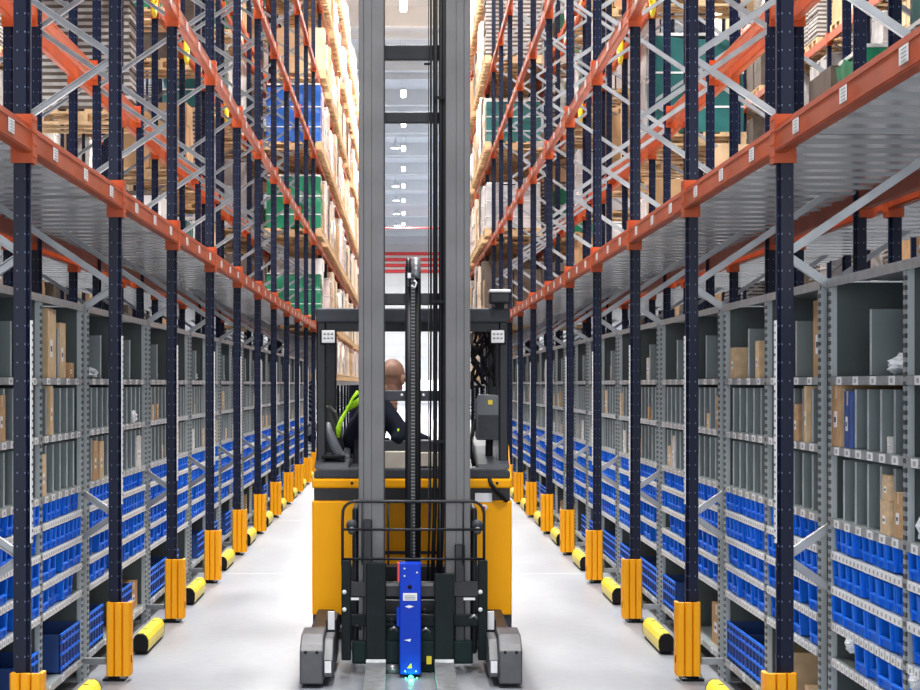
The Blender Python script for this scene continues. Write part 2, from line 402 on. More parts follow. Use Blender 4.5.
fA = make_frame(True); fB = make_frame(False); fS = frame_single()
usedA = usedB = usedS = False
def place(proto, state, loc, rz, label, cat, group):
    if not state.get(proto.name):
        state[proto.name] = True; kids(proto)
        for c in proto.children: kids(c)
        proto.location = loc; proto.rotation_euler = (0, 0, rz); tag(proto, label, cat, group); return proto
    return dup(proto, loc, rz, label, cat, group)
ST = {}
for s in (1, -1):
    rz = 0 if s > 0 else PI
    for n in range(-1, NEND+1):
        if n < 0: lab = 'blue rack frame closest to the photographer, on the %s' % sd(s)
        else: lab = 'blue aisle rack frame with grey zigzag braces, %s along the %s side' % (ORD[n], sd(s))
        place(fA if n <= 11 else fS, ST, (s*XF, Y(n), 0), rz, lab, 'rack frame', 'blue upright frames facing the aisle')
    for n in range(0, 20):
        lab = 'blue back-row rack frame on the %s, behind the %s aisle frame' % (sd(s), ORD[n])
        place(fB if n <= 8 else fS, ST, (s*XB, Y(n), 0), rz, lab, 'rack frame', 'blue upright frames of the back row')
    for n in range(5, 20, 1):
        lab = 'distant blue rack frame across the next aisle, %s' % bayn(s, n)
        place(fS, ST, (s*6.8, Y(n), 0), rz, lab, 'rack frame', 'blue upright frames across the next aisle')

# ------------------------------------------------------------------ beams
def make_beam(labels=True):
    t = empty('rack_crossbar')           # origin at bay centre on the post line, z at beam centre; aisle side is -x
    h = 1.30
    pts = [(-0.047, -0.058), (-0.003, -0.058), (-0.003, 0.058), (-0.035, 0.058), (-0.035, 0.043), (-0.047, 0.038)]
    mb = MB().prism(pts, 'y', -h, h, 'orange')
    mb.box(-0.0495, -0.047, -h, h, -0.050, -0.044, 'orange'); mb.box(-0.0495, -0.047, -h, h, 0.026, 0.032, 'orange')
    mb.build('beam_profile', t)
    for sg in (-1, 1):
        mb = MB(); y0, y1 = (1.296, 1.352) if sg > 0 else (-1.352, -1.296)
        mb.box(-0.051, -0.047, min(y0, y1), max(y0, y1), -0.1, 0.1, 'orange')
        ye = 1.302 if sg > 0 else -1.306
        mb.box(-0.051, 0.040, ye, ye+0.004, -0.1, 0.1, 'orange')
        for z in (-0.07, -0.02, 0.03, 0.08): mb.cyl((-0.0535, sg*1.325, z), (-0.051, sg*1.325, z), 0.006, 'orange', 6)
        mb.build('beam_connector', t)
    if labels:
        for y in (-0.85, 0, 0.85):
            mb = MB().box(-0.0520, -0.0495, y-0.055, y+0.055, -0.032, 0.022, 'label')
            for j in range(4): mb.box(-0.0526, -0.0520, y-0.04, y+0.03, -0.026+j*0.012, -0.022+j*0.012, 'code')
            mb.build('label_plate', t)
    return t
def beam_single():
    mb = MB().box(-0.047, -0.003, -1.30, 1.30, -0.062, 0.062, 'orange')
    for sg in (-1, 1): mb.box(-0.052, 0.05, sg*1.32-0.03, sg*1.32+0.03, -0.1, 0.1, 'orange')
    return mb.build('rack_crossbar', origin=(0, 0, 0))
bA = make_beam(True); bR = make_beam(False); bS = beam_single()
cands = []
for s in (1, -1):
    for li, h in enumerate(LV):
        zmin = (h-1.6)*5.32-3
        for n in range(-1, NEND):
            yc = Y(n)+BAY/2
            if yc+1.4 < zmin: continue
            cands.append((yc+0.0, s, li, n, 'f'))
            if n <= 12: cands.append((yc+20 if n > 6 else yc+1, s, li, n, 'r'))
            if 0 <= n <= 14: cands.append((yc+16, s, li, n, 'b'))
cands.sort()
stuff = []
WH = {'f': 'aisle edge', 'r': 'rear edge', 'b': 'back row'}
def beam_x(w): return {'f': XF, 'r': XR+0.05, 'b': XB}[w]
for i, (key, s, li, n, w_) in enumerate(cands):
    loc = (s*beam_x(w_), Y(n)+BAY/2, LV[li]); rz = 0 if s > 0 else PI
    if i < 298:
        lab = 'orange rack beam, %s level, %s, %s' % (LEVN[li], WH[w_], bayn(s, n))
        proto = (bA if w_ == 'f' else bR) if n <= 9 else bS
        place(proto, ST, loc, rz, lab, 'beam', 'orange pallet beams')
    else: stuff.append((bS, TM(loc, rz)))
for s in (1, -1):
    rz = 0 if s > 0 else PI
    for li in range(5):
        for n in range(5, 19): stuff.append((bS, TM((s*6.8, Y(n)+BAY/2, LV[li]), rz)))
merged('distant_rack_crossbar', stuff, 'crowd of distant orange rack beams far down the aisle', 'beam')
# pale low-level beams in the far bays
def low_beam(): return MB().box(-0.05, 0.0, -1.30, 1.30, -0.05, 0.05, 'brace').build('low_rack_crossbar', origin=(0, 0, 0))
lb = low_beam()
for s in (1, -1):
    for n in range(11, NEND):
        place(lb, ST, (s*XF, Y(n)+BAY/2, 1.62), 0 if s > 0 else PI, 'pale low rack beam at eye height, %s' % bayn(s, n), 'beam', 'pale low beams in the far bays')

# ------------------------------------------------------------------ corrugated decks on level one
def make_deck():
    mb = MB(); p = 0.335; hgt = 0.036; y = -1.34; prof = []
    while y < 1.34:
        prof += [(y, 0.0), (y+p*0.40, 0.0), (y+p*0.48, hgt), (y+p*0.92, hgt)]; y += p
    prof = [q for q in prof if q[0] < 1.34]+[(1.342, 0.0)]
    n = len(prof); T = 0.003
    vs = [(x, a, z) for x in (0.0, 0.915) for a, z in prof]+[(x, a, z+T) for x in (0.0, 0.915) for a, z in prof]
    fs = []
    for i in range(n-1):
        fs.append((i, i+1, n+i+1, n+i)); fs.append((2*n+i, 3*n+i, 3*n+i+1, 2*n+i+1))
        fs.append((i, 2*n+i, 2*n+i+1, i+1)); fs.append((n+i, n+i+1, 3*n+i+1, 3*n+i))
    mb.add(vs, fs, 'deck')
    return mb.build('corrugated_deck', origin=(0, 0, 0))
dk = make_deck()
for s in (1, -1):
    for n in range(-1, 10):
        place(dk, ST, (s*XF, Y(n)+BAY/2, LV[0]+0.022), 0 if s > 0 else PI,
              'ribbed silver steel deck over the shelving, %s' % bayn(s, n), 'deck', 'corrugated steel decks')
    for n in range(0, 10):
        place(dk, ST, (s*XB, Y(n)+BAY/2, LV[0]+0.022), 0 if s > 0 else PI,
              'ribbed silver deck in the back row, %s' % bayn(s, n), 'deck', 'corrugated steel decks of the back row')
# ------------------------------------------------------------------ yellow column guards and floor barriers
def make_guard():
    t = empty('post_guard')
    mb = MB()
    for x in (-0.043, 0.0, 0.043):
        w2 = 0.0195
        pts = [(x-w2, -0.085), (x-w2+0.006, -0.092), (x+w2-0.006, -0.092), (x+w2, -0.085), (x+w2, -0.058), (x-w2, -0.058)]
        mb.prism(pts, 'z', 0.03, 0.425, 'guard')
    for sg in (-1, 1):
        x0, x1 = sorted((sg*0.047, sg*0.067))
        mb.cbox(x0, x1, -0.06, 0.03, 0.03, 0.425, 'guard', 0.005)
    mb.box(-0.060, 0.060, -0.062, -0.055, 0.035, 0.42, 'guard')
    mb.build('shell', t)
    MB().box(-0.07, 0.07, -0.0575, -0.0505, 0.1, 0.14, 'black').build('strap', t)
    return t
gd = make_guard()
def make_barrier():
    t = empty('floor_barrier')
    pts = [(x*0.76, z*0.92) for x, z in [(-0.055, 0.0), (0.055, 0.0), (0.062, 0.03), (0.062, 0.07), (0.045, 0.10), (0.02, 0.115), (-0.02, 0.115), (-0.045, 0.10), (-0.062, 0.07), (-0.062, 0.03)]]
    pts = [(x, z+0.02) for x, z in pts]
    MB().prism(pts, 'y', -0.40, 0.40, 'rail').build('rail_body', t)
    for y in (-0.43, 0.40): MB().prism([(x*0.97, z*0.98) for x, z in pts], 'y', y, y+0.03, 'black').build('end_cap', t)
    mb = MB()
    mb.box(-0.034, 0.034, -0.38, 0.38, 0, 0.0195, 'black')
    mb.build('mounting_foot', t)
    for y in (-0.2, 0.22):
        MB().box(-0.012, 0.012, y-0.008, y+0.008, 0.124, 0.128, 'black').build('seam', t)
    return t
fb = make_barrier()
for s in (1, -1):
    rz = 0 if s > 0 else PI
    for n in range(-1, 14):
        if n >= 0:
            # guard faces the aisle and the camera: turned about the post
            place(gd, ST, (s*(XF-0.026), Y(n), 0), 0, 'yellow grooved guard around the foot of the %s blue post on the %s' % (ORD[n], sd(s)), 'post guard', 'yellow post guards')
            place(fb, ST, (s*1.555, Y(n)-1.27, 0), 0, 'low yellow floor barrier just before the %s blue post on the %s' % (ORD[n], sd(s)), 'barrier', 'yellow floor barriers')

# ------------------------------------------------------------------ shelving (local: x along aisle, y away from aisle)
XS = 1.72; SW = 1.25; SD = 0.56
SHZ = [0.13, 0.50, 0.645, 0.79, 0.93, 1.06, 1.35, 1.63]
TOP = 2.02
def make_shelving():
    t = empty('shelving_unit')
    for x in (-SW, 0, SW):
        for y in (0.0, SD-0.03):
            mb = MB(); mb.box(-0.02, 0.02, 0, 0.003, 0, TOP, 'shelf_post'); mb.box(-0.02, -0.017, 0, 0.03, 0, TOP, 'shelf_post'); mb.box(0.017, 0.02, 0, 0.03, 0, TOP, 'shelf_post')
            o = mb.build('upright', t, origin=(0, 0, 0)); o.location = (x, y, 0)
        MB().box(x-0.004, x+0.004, 0.03, SD-0.03, 0.05, TOP-0.01, 'panel').build('side_panel', t)
    MB().box(-SW, SW, SD-0.006, SD, 0.1, TOP, 'panel').build('back_panel', t)
    for z in SHZ:
        mb = MB().box(-SW+0.02, SW-0.02, 0.004, SD-0.01, z-0.004, z, 'shelf'); mb.box(-SW+0.02, -0.022, 0.002, 0.005, z-0.034, z, 'shelf'); mb.box(0.022, SW-0.02, 0.002, 0.005, z-0.034, z, 'shelf')
        mb.build('shelf', t)
        lm = MB().box(-SW+0.03, SW-0.03, 0.0005, 0.0022, z-0.033, z-0.002, 'zinc'); wide = z > 1.0
        for sec in (-1, 1):
            xa = -SW+0.05 if sec < 0 else 0.04
            if wide:
                cnt = 6 if z < 1.5 else 4
                for j in range(cnt):
                    xc = xa+(j+0.5)*(SW-0.09)/cnt
                    lm.box(xc-0.045, xc+0.045, -0.0005, 0.002, z-0.033, z-0.002, 'label'); lm.box(xc-0.016, xc+0.016, -0.0012, -0.0005, z-0.026, z-0.010, 'code')
            else:
                cnt = 18 if z > 0.7 else 14
                if z < 0.2: cnt = 3
                for j in range(cnt):
                    xc = xa+(j+0.5)*(SW-0.09)/cnt
                    lm.box(xc-0.03, xc+0.03, -0.0005, 0.002, z-0.033, z-0.001, 'label'); lm.box(xc-0.009, xc+0.009, -0.0012, -0.0005, z-0.025, z-0.011, 'code')
        lm.build('label_strip', t)
    mb = MB().box(-SW-0.02, SW+0.02, 0.0, SD, TOP, TOP+0.006, 'zinc'); mb.box(-SW-0.02, SW+0.02, -0.003, 0.0, TOP-0.03, TOP+0.006, 'zinc')
    mb.build('top_panel', t)
    for sec in (-1, 1):
        xa = -SW if sec < 0 else 0
        for z0, z1 in ((1.063, 1.30), (1.353, 1.58)):
            for j in range(1, 6):
                x = xa+SW*j/6
                MB().box(x-0.0025, x+0.0025, 0.02, SD-0.02, z0, z1, 'divider').box(x-0.004, x+0.004, 0.014, 0.02, z0, z1, 'zinc').build('divider', t)
        x = xa+SW*0.5; MB().box(x-0.0025, x+0.0025, 0.03, SD-0.02, 1.633, 1.88, 'divider').box(x-0.004, x+0.004, 0.024, 0.03, 1.633, 1.88, 'zinc').build('divider', t)
    return t
sh0 = make_shelving()
def s_loc(s, n, lx, ly, z):
    """local shelving coordinates to world"""
    yc = Y(n)+BAY/2
    return (XS+ly, yc-lx, z) if s > 0 else (-XS-ly, yc+lx, z)
def s_rot(s): return -PI/2 if s > 0 else PI/2
def bay_range(s): return range(-1 if s > 0 else 0, 10)
for s in (1, -1):
    for n in bay_range(s):
        place(sh0, ST, s_loc(s, n, 0, 0, 0), s_rot(s), 'grey steel shelving bay %s' % bayn(s, n), 'shelving', 'grey shelving bays')

# bins
def bin_mesh(wd, h, d, name):
    mb = MB(); t = 0.003; x0, x1 = -wd/2, wd/2
    side = [(0, 0), (d, 0), (d, h*0.96), (0.03, h*0.96), (0.0, h)]
    for a in (x0, x1-t): mb.prism(side, 'x', a, a+t, 'bin')
    mb.box(x0, x1, 0, d, 0, t, 'bin'); mb.box(x0, x1, d-t, d, 0, h, 'bin'); mb.box(x0, x1, 0, t, 0, h*0.42, 'bin')
    mb.prism([(-0.010, h*0.32), (0.002, h*0.30), (0.002, h*0.42), (-0.010, h*0.40)], 'x', x0, x1, 'bin')
    tw = 0.021
    for a in (x0-0.002, x1-tw+0.002): mb.prism([(-0.006, h*0.05), (0.001, h*0.05), (0.001, h), (-0.012, h)], 'x', a, a+tw, 'bin')
    pass
    return mb.build(name, origin=(0, 0, 0))
binS = bin_mesh(0.122, 0.098, 0.32, 'storage_bin'); binL = bin_mesh(0.182, 0.104, 0.36, 'storage_bin')
rows = [(0.93, 'S', 'top bin row'), (0.79, 'S', 'second bin row'), (0.645, 'L', 'third bin row'), (0.50, 'L', 'lowest bin row')]
bins = []
R = random.Random(3)
for s in (1, -1):
    for n in bay_range(s):
        for z, kd, rn in rows:
            cnt, pitch = (9, 0.131) if kd == 'S' else (6, 0.196)
            for sec in (-1, 1):
                xa = -SW/2*1 if sec < 0 else SW/2
                for j in range(cnt):
                    x = xa+(j-(cnt-1)/2)*pitch
                    loc = s_loc(s, n, x+R.uniform(-0.003, 0.003), 0.014+R.choice([0, 0, 0, 0.004, 0.015]), z+0.001)
                    if loc[1] < (7.0 if s > 0 else 8.9)-0.3: continue
                    if R.random() < (0.04 if kd == 'S' else 0.08): continue
                    k = (sec > 0)*cnt+j if s < 0 else (sec < 0)*cnt+cnt-1-j
                    bins.append((loc[1], s, n, kd, rn, loc, k))
bins.sort(key=lambda t: t[0])
stuff = []
for i, (yy, s, n, kd, rn, loc, kk) in enumerate(bins):
    proto = binS if kd == 'S' else binL
    if i < 300:
        g = '%s blue bin, %s in the %s, %s' % ('narrow' if kd == 'S' else 'wide', ORD[kk], rn, bayn(s, n))
        place(proto, ST, loc, s_rot(s)+R.uniform(-0.03, 0.03), g, 'bin', 'blue bins on the shelving')
    else: stuff.append((proto, TM(loc, s_rot(s))))
merged('distant_storage_bin', stuff, 'rows of small blue bins crowding the more distant shelving bays on both sides', 'bins')

# cartons, bags, crates on the shelves
def carton_mesh(mat_='kraft', name='carton'):
    mb = MB().box(-0.5, 0.5, 0, 1, 0, 1, mat_)
    mb.box(-0.08, 0.08, -0.004, 1.004, 0.75, 1.003, 'tape'); mb.box(-0.502, 0.502, -0.003, 1.003, 0.985, 0.995, mat_)
    mb.box(-0.25, 0.05, -0.005, 0, 0.3, 0.55, 'label'); mb.box(-0.2, 0, -0.007, -0.005, 0.38, 0.46, 'ink')
    return mb.build(name, origin=(0, 0, 0))
ct = [carton_mesh('kraft'), carton_mesh('kraft2'), carton_mesh('wrap', 'white_box'), carton_mesh('crate', 'dark_blue_folder')]
def bag_mesh():
    bm = bmesh.new(); bmesh.ops.create_icosphere(bm, subdivisions=3, radius=0.5)
    rr = random.Random(5)
    from mathutils import noise
    for v in bm.verts:
        k = 1+0.35*noise.noise(v.co*4.5)+0.2*noise.noise(v.co*11); v.co *= k; v.co.z = max(v.co.z, -0.38)+0.38
        v.co.y += 0.5
    me = bpy.data.meshes.new('plastic_bag'); bm.to_mesh(me); bm.free(); me.materials.append(M_['polybag'])
    o = bpy.data.objects.new('plastic_bag', me); COL.objects.link(o); return o
bagp = bag_mesh()
def crate_mesh():
    mb = MB(); w2, d, h, t = 0.29, 0.42, 0.2, 0.006
    mb.box(-w2, w2, 0, d, 0, t, 'crate')
    for a, c, e, f in ((-w2, w2, 0, t), (-w2, w2, d-t, d)): mb.box(a, c, e, f, 0, h, 'crate')
    for a in (-w2, w2-t): mb.box(a, a+t, 0, d, 0, h, 'crate')
    for z in (0.02, 0.09, 0.15, 0.19): mb.box(-w2-0.008, w2+0.008, -0.01, 0.0, z, z+0.012, 'bin')
    for i in range(7): x = -w2+i*2*w2/6; mb.box(x-0.005, x+0.005, -0.008, 0, 0, h, 'crate')
    return mb.build('plastic_crate', origin=(0, 0, 0))
crp = crate_mesh()
cnt_lab = {}
def uniq(lab):
    cnt_lab[lab] = cnt_lab.get(lab, 0)+1
    return lab
COLN = {0: 'brown', 1: 'pale tan', 2: 'white', 3: 'dark blue'}
sized = {}
def comp_name(z, lx):
    return {1.63: 'on the top shelf', 1.35: 'upper divided row', 1.06: 'lower divided row', 0.13: 'on the bottom shelf'}[z]
def put_carton(s, n, lx, ly, z, wx, dy, hz, kd):
    base = ct[kd]; first = not ST.get(base.name)
    half = 'nearer' if (lx > 0) == (s > 0) else 'farther'
    shape = 'tall' if hz > 1.6*wx else ('flat' if hz < 0.6*wx else 'squarish')
    # compartment number from the nearer end of the bay
    near = (SW-lx) if s > 0 else (SW+lx)
    if z in (1.35, 1.06):
        k = int(near/(2*SW/12)); pos = '%s compartment' % ORD[min(k, 11)]
    else:
        k = int(near/(2*SW)*8); pos = '%s eighth' % ('first' if k == 0 else ORD[min(k, 7)])
    lab = '%s %s box, %s, %s, %s' % (shape, COLN[kd], comp_name(z, lx), pos, bayn(s, n))
    o = place(base, ST, s_loc(s, n, lx, ly, z+0.001), s_rot(s)+random.uniform(-0.06, 0.06), lab, 'box', None)
    o.scale = (wx, dy, hz)
    return o
def put_bag(s, n, lx, ly, z, wx, dy, hz):
    half = 'nearer' if (lx > 0) == (s > 0) else 'farther'
    o = place(bagp, ST, s_loc(s, n, lx, ly, z), s_rot(s)+random.uniform(-0.3, 0.3), 'crumpled white plastic bag %s, %s half, %s' % (comp_name(z, lx), half, bayn(s, n)), 'plastic bag', None)
    o.scale = (wx, dy, hz)
# hero pieces read off the photograph
put_carton(1, -1, -0.31, 0.006, 1.06, 0.15, 0.22, 0.12, 1)
o = put_carton(1, -1, -0.31, 0.010, 1.06, 0.145, 0.20, 0.09, 1); o.location.z = 1.06+0.123; o['label'] = 'pale tan box on another box, lower divided row, nearest bay on the right'
put_carton(1, -1, -0.11, 0.006, 1.06, 0.12, 0.3, 0.16, 0)
put_carton(1, -1, -0.94, 0.008, 1.35, 0.14, 0.3, 0.22, 3)
put_carton(1, -1, -1.13, 0.006, 1.35, 0.17, 0.4, 0.255, 0)
put_carton(1, -1, -0.31, 0.02, 1.35, 0.06, 0.1, 0.06, 2)
put_bag(1, -1, -0.32, 0.02, 1.63, 0.52, 0.22, 0.10)
put_bag(1, -1, 0.16, 0.01, 1.06, 0.22, 0.2, 0.16)
put_carton(1, 0, -0.28, 0.01, 1.63, 0.16, 0.2, 0.18, 1)
put_carton(1, 0, -1.02, 0.01, 1.63, 0.18, 0.2, 0.16, 1)
put_carton(1, 0, 0.95, 0.06, 1.63, 0.30, 0.3, 0.33, 0)
put_carton(1, 0, 0.94, 0.006, 1.35, 0.08, 0.2, 0.24, 1); put_carton(1, 0, 0.72, 0.006, 1.35, 0.13, 0.2, 0.16, 0)
put_carton(-1, 0, 0.40, 0.02, 1.63, 0.30, 0.25, 0.34, 1); put_carton(-1, 0, 0.72, 0.02, 1.63, 0.14, 0.25, 0.28, 1)
put_carton(-1, 0, 0.94, 0.01, 1.63, 0.12, 0.25, 0.08, 0)
put_carton(-1, 0, 0.31, 0.006, 1.35, 0.09, 0.25, 0.24, 1); put_carton(-1, 0, 0.10, 0.006, 1.06, 0.16, 0.25, 0.20, 1)
put_carton(-1, 0, -1.13, 0.006, 1.06, 0.15, 0.25, 0.22, 0); put_carton(-1, 0, -0.93, 0.006, 1.35, 0.14, 0.25, 0.2, 0)
put_bag(-1, 1, -0.85, 0.02, 1.63, 0.50, 0.2, 0.09)
put_bag(-1, 1, 0.72, 0.005, 1.35, 0.16, 0.1, 0.10)
put_carton(-1, 1, 0.25, 0.05, 1.63, 0.28, 0.15, 0.17, 1)
put_carton(-1, 1, -0.95, 0.006, 1.06, 0.14, 0.25, 0.22, 0); put_carton(-1, 1, -0.72, 0.006, 1.06, 0.12, 0.25, 0.21, 1)
put_carton(-1, 1, 0.94, 0.006, 1.06, 0.14, 0.2, 0.2, 2)
for lx, z_, nm in ((-0.88, 0.56, 'white plastic bag poking out of a lowest-row bin, nearest bay on the right'), (0.12, 0.56, 'white plastic bag at the picture edge over the lowest bins on the right')):
    o = place(bagp, ST, s_loc(1, -1, lx, -0.01, z_), s_rot(1), nm, 'plastic bag', None); o.scale = (0.12, 0.12, 0.10)
R = random.Random(11)
hero = {(1, -1, 1.63), (1, -1, 1.35), (1, -1, 1.06), (1, 0, 1.63), (-1, 0, 1.63), (-1, 1, 1.63)}
for s in (1, -1):
    for n in bay_range(s):
        for z in (1.35, 1.06):
            if (s, n, z) in hero: continue
            for j in range(12):
                if R.random() < 0.24:
                    lx = -SW+(j+0.5)*SW/6
                    if (s, n) in ((-1, 0), (-1, 1), (1, 0)): continue
                    put_carton(s, n, lx, R.uniform(0.004, 0.03), z, R.uniform(0.07, 0.16), R.uniform(0.2, 0.35), R.uniform(0.08, 0.21), R.choice([0, 0, 1, 1, 2, 2]))
        if (s, n, 1.63) not in hero:
            for sec in (-1, 1):
                for q in (0.28, 0.75):
                    if R.random() < 0.45:
                        lx = (q-1)*SW if sec < 0 else q*SW
                        if R.random() < 0.25: put_bag(s, n, lx, 0.06, 1.63, 0.25, 0.2, 0.10)
                        else: put_carton(s, n, lx, 0.05, 1.63, R.uniform(0.1, 0.28), 0.3, R.uniform(0.1, 0.28), R.choice([0, 1, 2]))
        for q, lx in enumerate((-0.93, -0.32, 0.32, 0.93)):
            if R.random() < 0.7:
                where = ('farthest', 'second farthest', 'second nearest', 'nearest')[q] if s > 0 else ('nearest', 'second nearest', 'second farthest', 'farthest')[q]
                if R.random() < 0.62:
                    place(crp, ST, s_loc(s, n, lx, 0.02, 0.131), s_rot(s), 'dark blue ribbed crate, %s on the bottom shelf, %s' % (where, bayn(s, n)), 'crate', 'dark blue crates on the bottom shelves')
                else:
                    put_carton(s, n, lx, 0.04, 0.13, R.uniform(0.2, 0.4), 0.35, R.uniform(0.15, 0.28), R.choice([0, 0, 1]))

# ------------------------------------------------------------------ pallets and loads (local: x into rack, y along aisle)
def make_pallet():
    mb = MB(); d, w2 = 1.0, 0.4
    for x0 in (0.0, 0.18, 0.36, 0.54, 0.72, 0.9): mb.box(x0, x0+0.1, -w2, w2, 0.122, 0.144, 'wood')
    for y0 in (-0.4, -0.05, 0.3):
        mb.box(0, d, y0, y0+0.1, 0.1, 0.122, 'wood'); mb.box(0, d, y0, y0+0.1, 0, 0.022, 'wood')
        for x0 in (0, 0.43, 0.86): mb.box(x0, x0+0.14, y0, y0+0.1, 0.022, 0.1, 'wood')
    return mb.build('wooden_pallet', origin=(0, 0, 0))
def carton_load(mat_, nx, ny, nz, h, seed, gap=0.012):
    rr = random.Random(seed); mb = MB()
    for k in range(nz):
        for i in range(nx):
            for j in range(ny):
                if k == nz-1 and rr.random() < 0.12: continue
                x0 = 0.02+i*0.96/nx; y0 = -0.37+j*0.74/ny; z0 = k*h/nz; g = gap
                jx = rr.uniform(-0.008, 0.008); jy = rr.uniform(-0.008, 0.008)
                mb.box(x0+g/2+jx, x0+0.96/nx-g/2+jx, y0+g/2+jy, y0+0.74/ny-g/2+jy, z0, z0+h/nz-g*0.4, mat_)
    return mb
def wrapped_load(mat_, h, seed, top='wrap'):
    bm = bmesh.new(); bmesh.ops.create_cube(bm, size=1)
    bmesh.ops.subdivide_edges(bm, edges=bm.edges[:], cuts=5, use_grid_fill=True)
    from mathutils import noise
    mb = MB(); vs = []
    for v in bm.verts:
        c = v.co.copy(); k = 1+0.05*noise.noise(c*5+Vector((seed, 0, 0)))
        vs.append((0.5+c.x*0.94*k, c.y*0.74*k, (c.z+0.5)*h if c.z < 0.49 else h*(0.97+0.05*noise.noise(c*7))))
    bm.verts.index_update(); mb.add(vs, [[v.index for v in f.verts] for f in bm.faces], mat_); bm.free()
    mb.box(0.04, 0.96, -0.36, 0.36, h*0.99, h*1.02, top)
    for z in (0.25, 0.6): mb.box(0.02, 0.98, -0.376, 0.376, h*z, h*z+0.02, top)
    return mb
def sheet_load(h, seed):
    rr = random.Random(seed); mb = MB(); z = 0; i = 0
    while z < h:
        t = 0.035; mb.box(rr.uniform(0, .03), 1-rr.uniform(0, .03), -0.38, 0.38, z, z+t, 'sheets' if i % 2 else 'darkload'); z += t*1.0; i += 1
    return mb
def roll_load(h, mat_, seed):
    rr = random.Random(seed); mb = MB()
    for i in range(4):
        for j in range(3):
            hh = h*rr.uniform(0.8, 1.0); mb.cyl((0.14+i*0.24, -0.25+j*0.25, 0), (0.14+i*0.24, -0.25+j*0.25, hh), 0.115, mat_, 10)
    return mb
pal0 = make_pallet()
LOADS = {}
def deffn(key, mb, name): LOADS[key] = mb.build(name, origin=(0, 0, 0))
deffn('cream', carton_load('cream', 3, 2, 4, 1.1, 1), 'carton_stack')
deffn('kraft', carton_load('kraft2', 2, 2, 3, 1.0, 2), 'carton_stack')
deffn('brown', carton_load('kraft', 2, 2, 3, 0.95, 3), 'carton_stack')
deffn('whitebox', carton_load('wrap', 3, 3, 5, 1.15, 4), 'carton_stack')
deffn('wrap', wrapped_load('wrap', 1.15, 1), 'wrapped_load')
deffn('grey', wrapped_load('greywrap', 1.1, 2), 'wrapped_load')
deffn('pink', wrapped_load('pinkish', 1.12, 3), 'wrapped_load')
deffn('green', wrapped_load('greenwrap', 0.95, 4), 'wrapped_load')
deffn('teal', wrapped_load('tealwrap', 1.0, 5), 'wrapped_load')
deffn('blue', wrapped_load('bluewrap', 1.1, 6), 'wrapped_load')
deffn('sheets', sheet_load(1.15, 7), 'board_stack')
deffn('rolls', roll_load(1.15, 'cream', 8), 'roll_stack')
deffn('rollw', roll_load(1.1, 'wrap', 9), 'roll_stack')
deffn('dark', carton_load('darkload', 2, 2, 3, 1.0, 10), 'carton_stack')
DESC = {'cream': 'cream carton stack', 'kraft': 'tan carton stack', 'brown': 'brown carton stack', 'whitebox': 'white box stack', 'wrap': 'white wrapped load', 'grey': 'grey wrapped load',
        'pink': 'pale pink wrapped load', 'green': 'green wrapped load', 'teal': 'dark teal wrapped load', 'blue': 'blue wrapped load', 'sheets': 'grey layered board stack',
        'rolls': 'cream roll stack', 'rollw': 'white roll stack', 'dark': 'dark brown carton stack'}
slots = []
R = random.Random(21)
HL = {(-1, 0): 'green', (-1, 1): 'green', (-1, 2): 'blue', (-1, 3): 'sheets', (1, 0): 'dark', (1, 1): 'grey', (1, 2): 'teal', (1, 3): 'sheets'}
palette = ['cream', 'cream', 'whitebox', 'wrap', 'pink', 'rolls', 'rollw', 'kraft', 'kraft', 'grey', 'brown', 'pink', 'dark', 'brown']
for s in (1, -1):
    for n in range(10, NEND):
        for li in range(-1, 6):
            if li >= 0:
                h = LV[li]+0.063
                if Y(n)+BAY < (LV[li]-1.6)*5.32-4: continue
            else:
                h = 1.675
                if n < 12: continue
            for q, dy in enumerate((-0.87, 0, 0.87)):
                if li >= 0 and R.random() < 0.10: continue
                kd = R.choice(palette)
                if n == 10 and q == 0 and (s, li) in HL: kd = HL[(s, li)]
                sc = R.uniform(0.6, 1.05) if li >= 0 else 0.66
                slots.append((Y(n)+BAY/2+dy, s, n, li, q, kd, (s*(XF-0.15), Y(n)+BAY/2+dy, h), sc, 'a'))
    for n in range(0, 13):      # back row
        for li in range(0, 5):
            h = LV[li]+(0.063 if li else 0.108)
            if Y(n)+BAY < (LV[li]-1.6)*5.32*0.5: continue
            for q, dy in enumerate((-0.87, 0, 0.87)):
                p = 0.14 if n < 5 else 0.45
                if R.random() > p: continue
                slots.append((Y(n)+BAY/2+dy+12, s, n, li, q, R.choice(['kraft', 'brown', 'dark', 'dark', 'sheets', 'wrap', 'grey', 'teal', 'green', 'whitebox']), (s*(XB+0.02), Y(n)+BAY/2+dy, h), R.uniform(0.7, 1.1), 'b'))
    for n in range(7, 19):      # across the next aisle
        for li in range(0, 5):
            for q, dy in enumerate((-0.87, 0, 0.87)):
                if R.random() < 0.3: continue
                slots.append((Y(n)+60, s, n, li, q, R.choice(['kraft', 'brown', 'dark', 'sheets', 'wrap', 'grey', 'dark']), (s*6.8, Y(n)+BAY/2+dy, LV[li]+0.063), 1.0, 'c'))
slots.sort(key=lambda t: t[0])
sp_, sl_ = [], []
QN = ('nearest', 'middle', 'farthest')
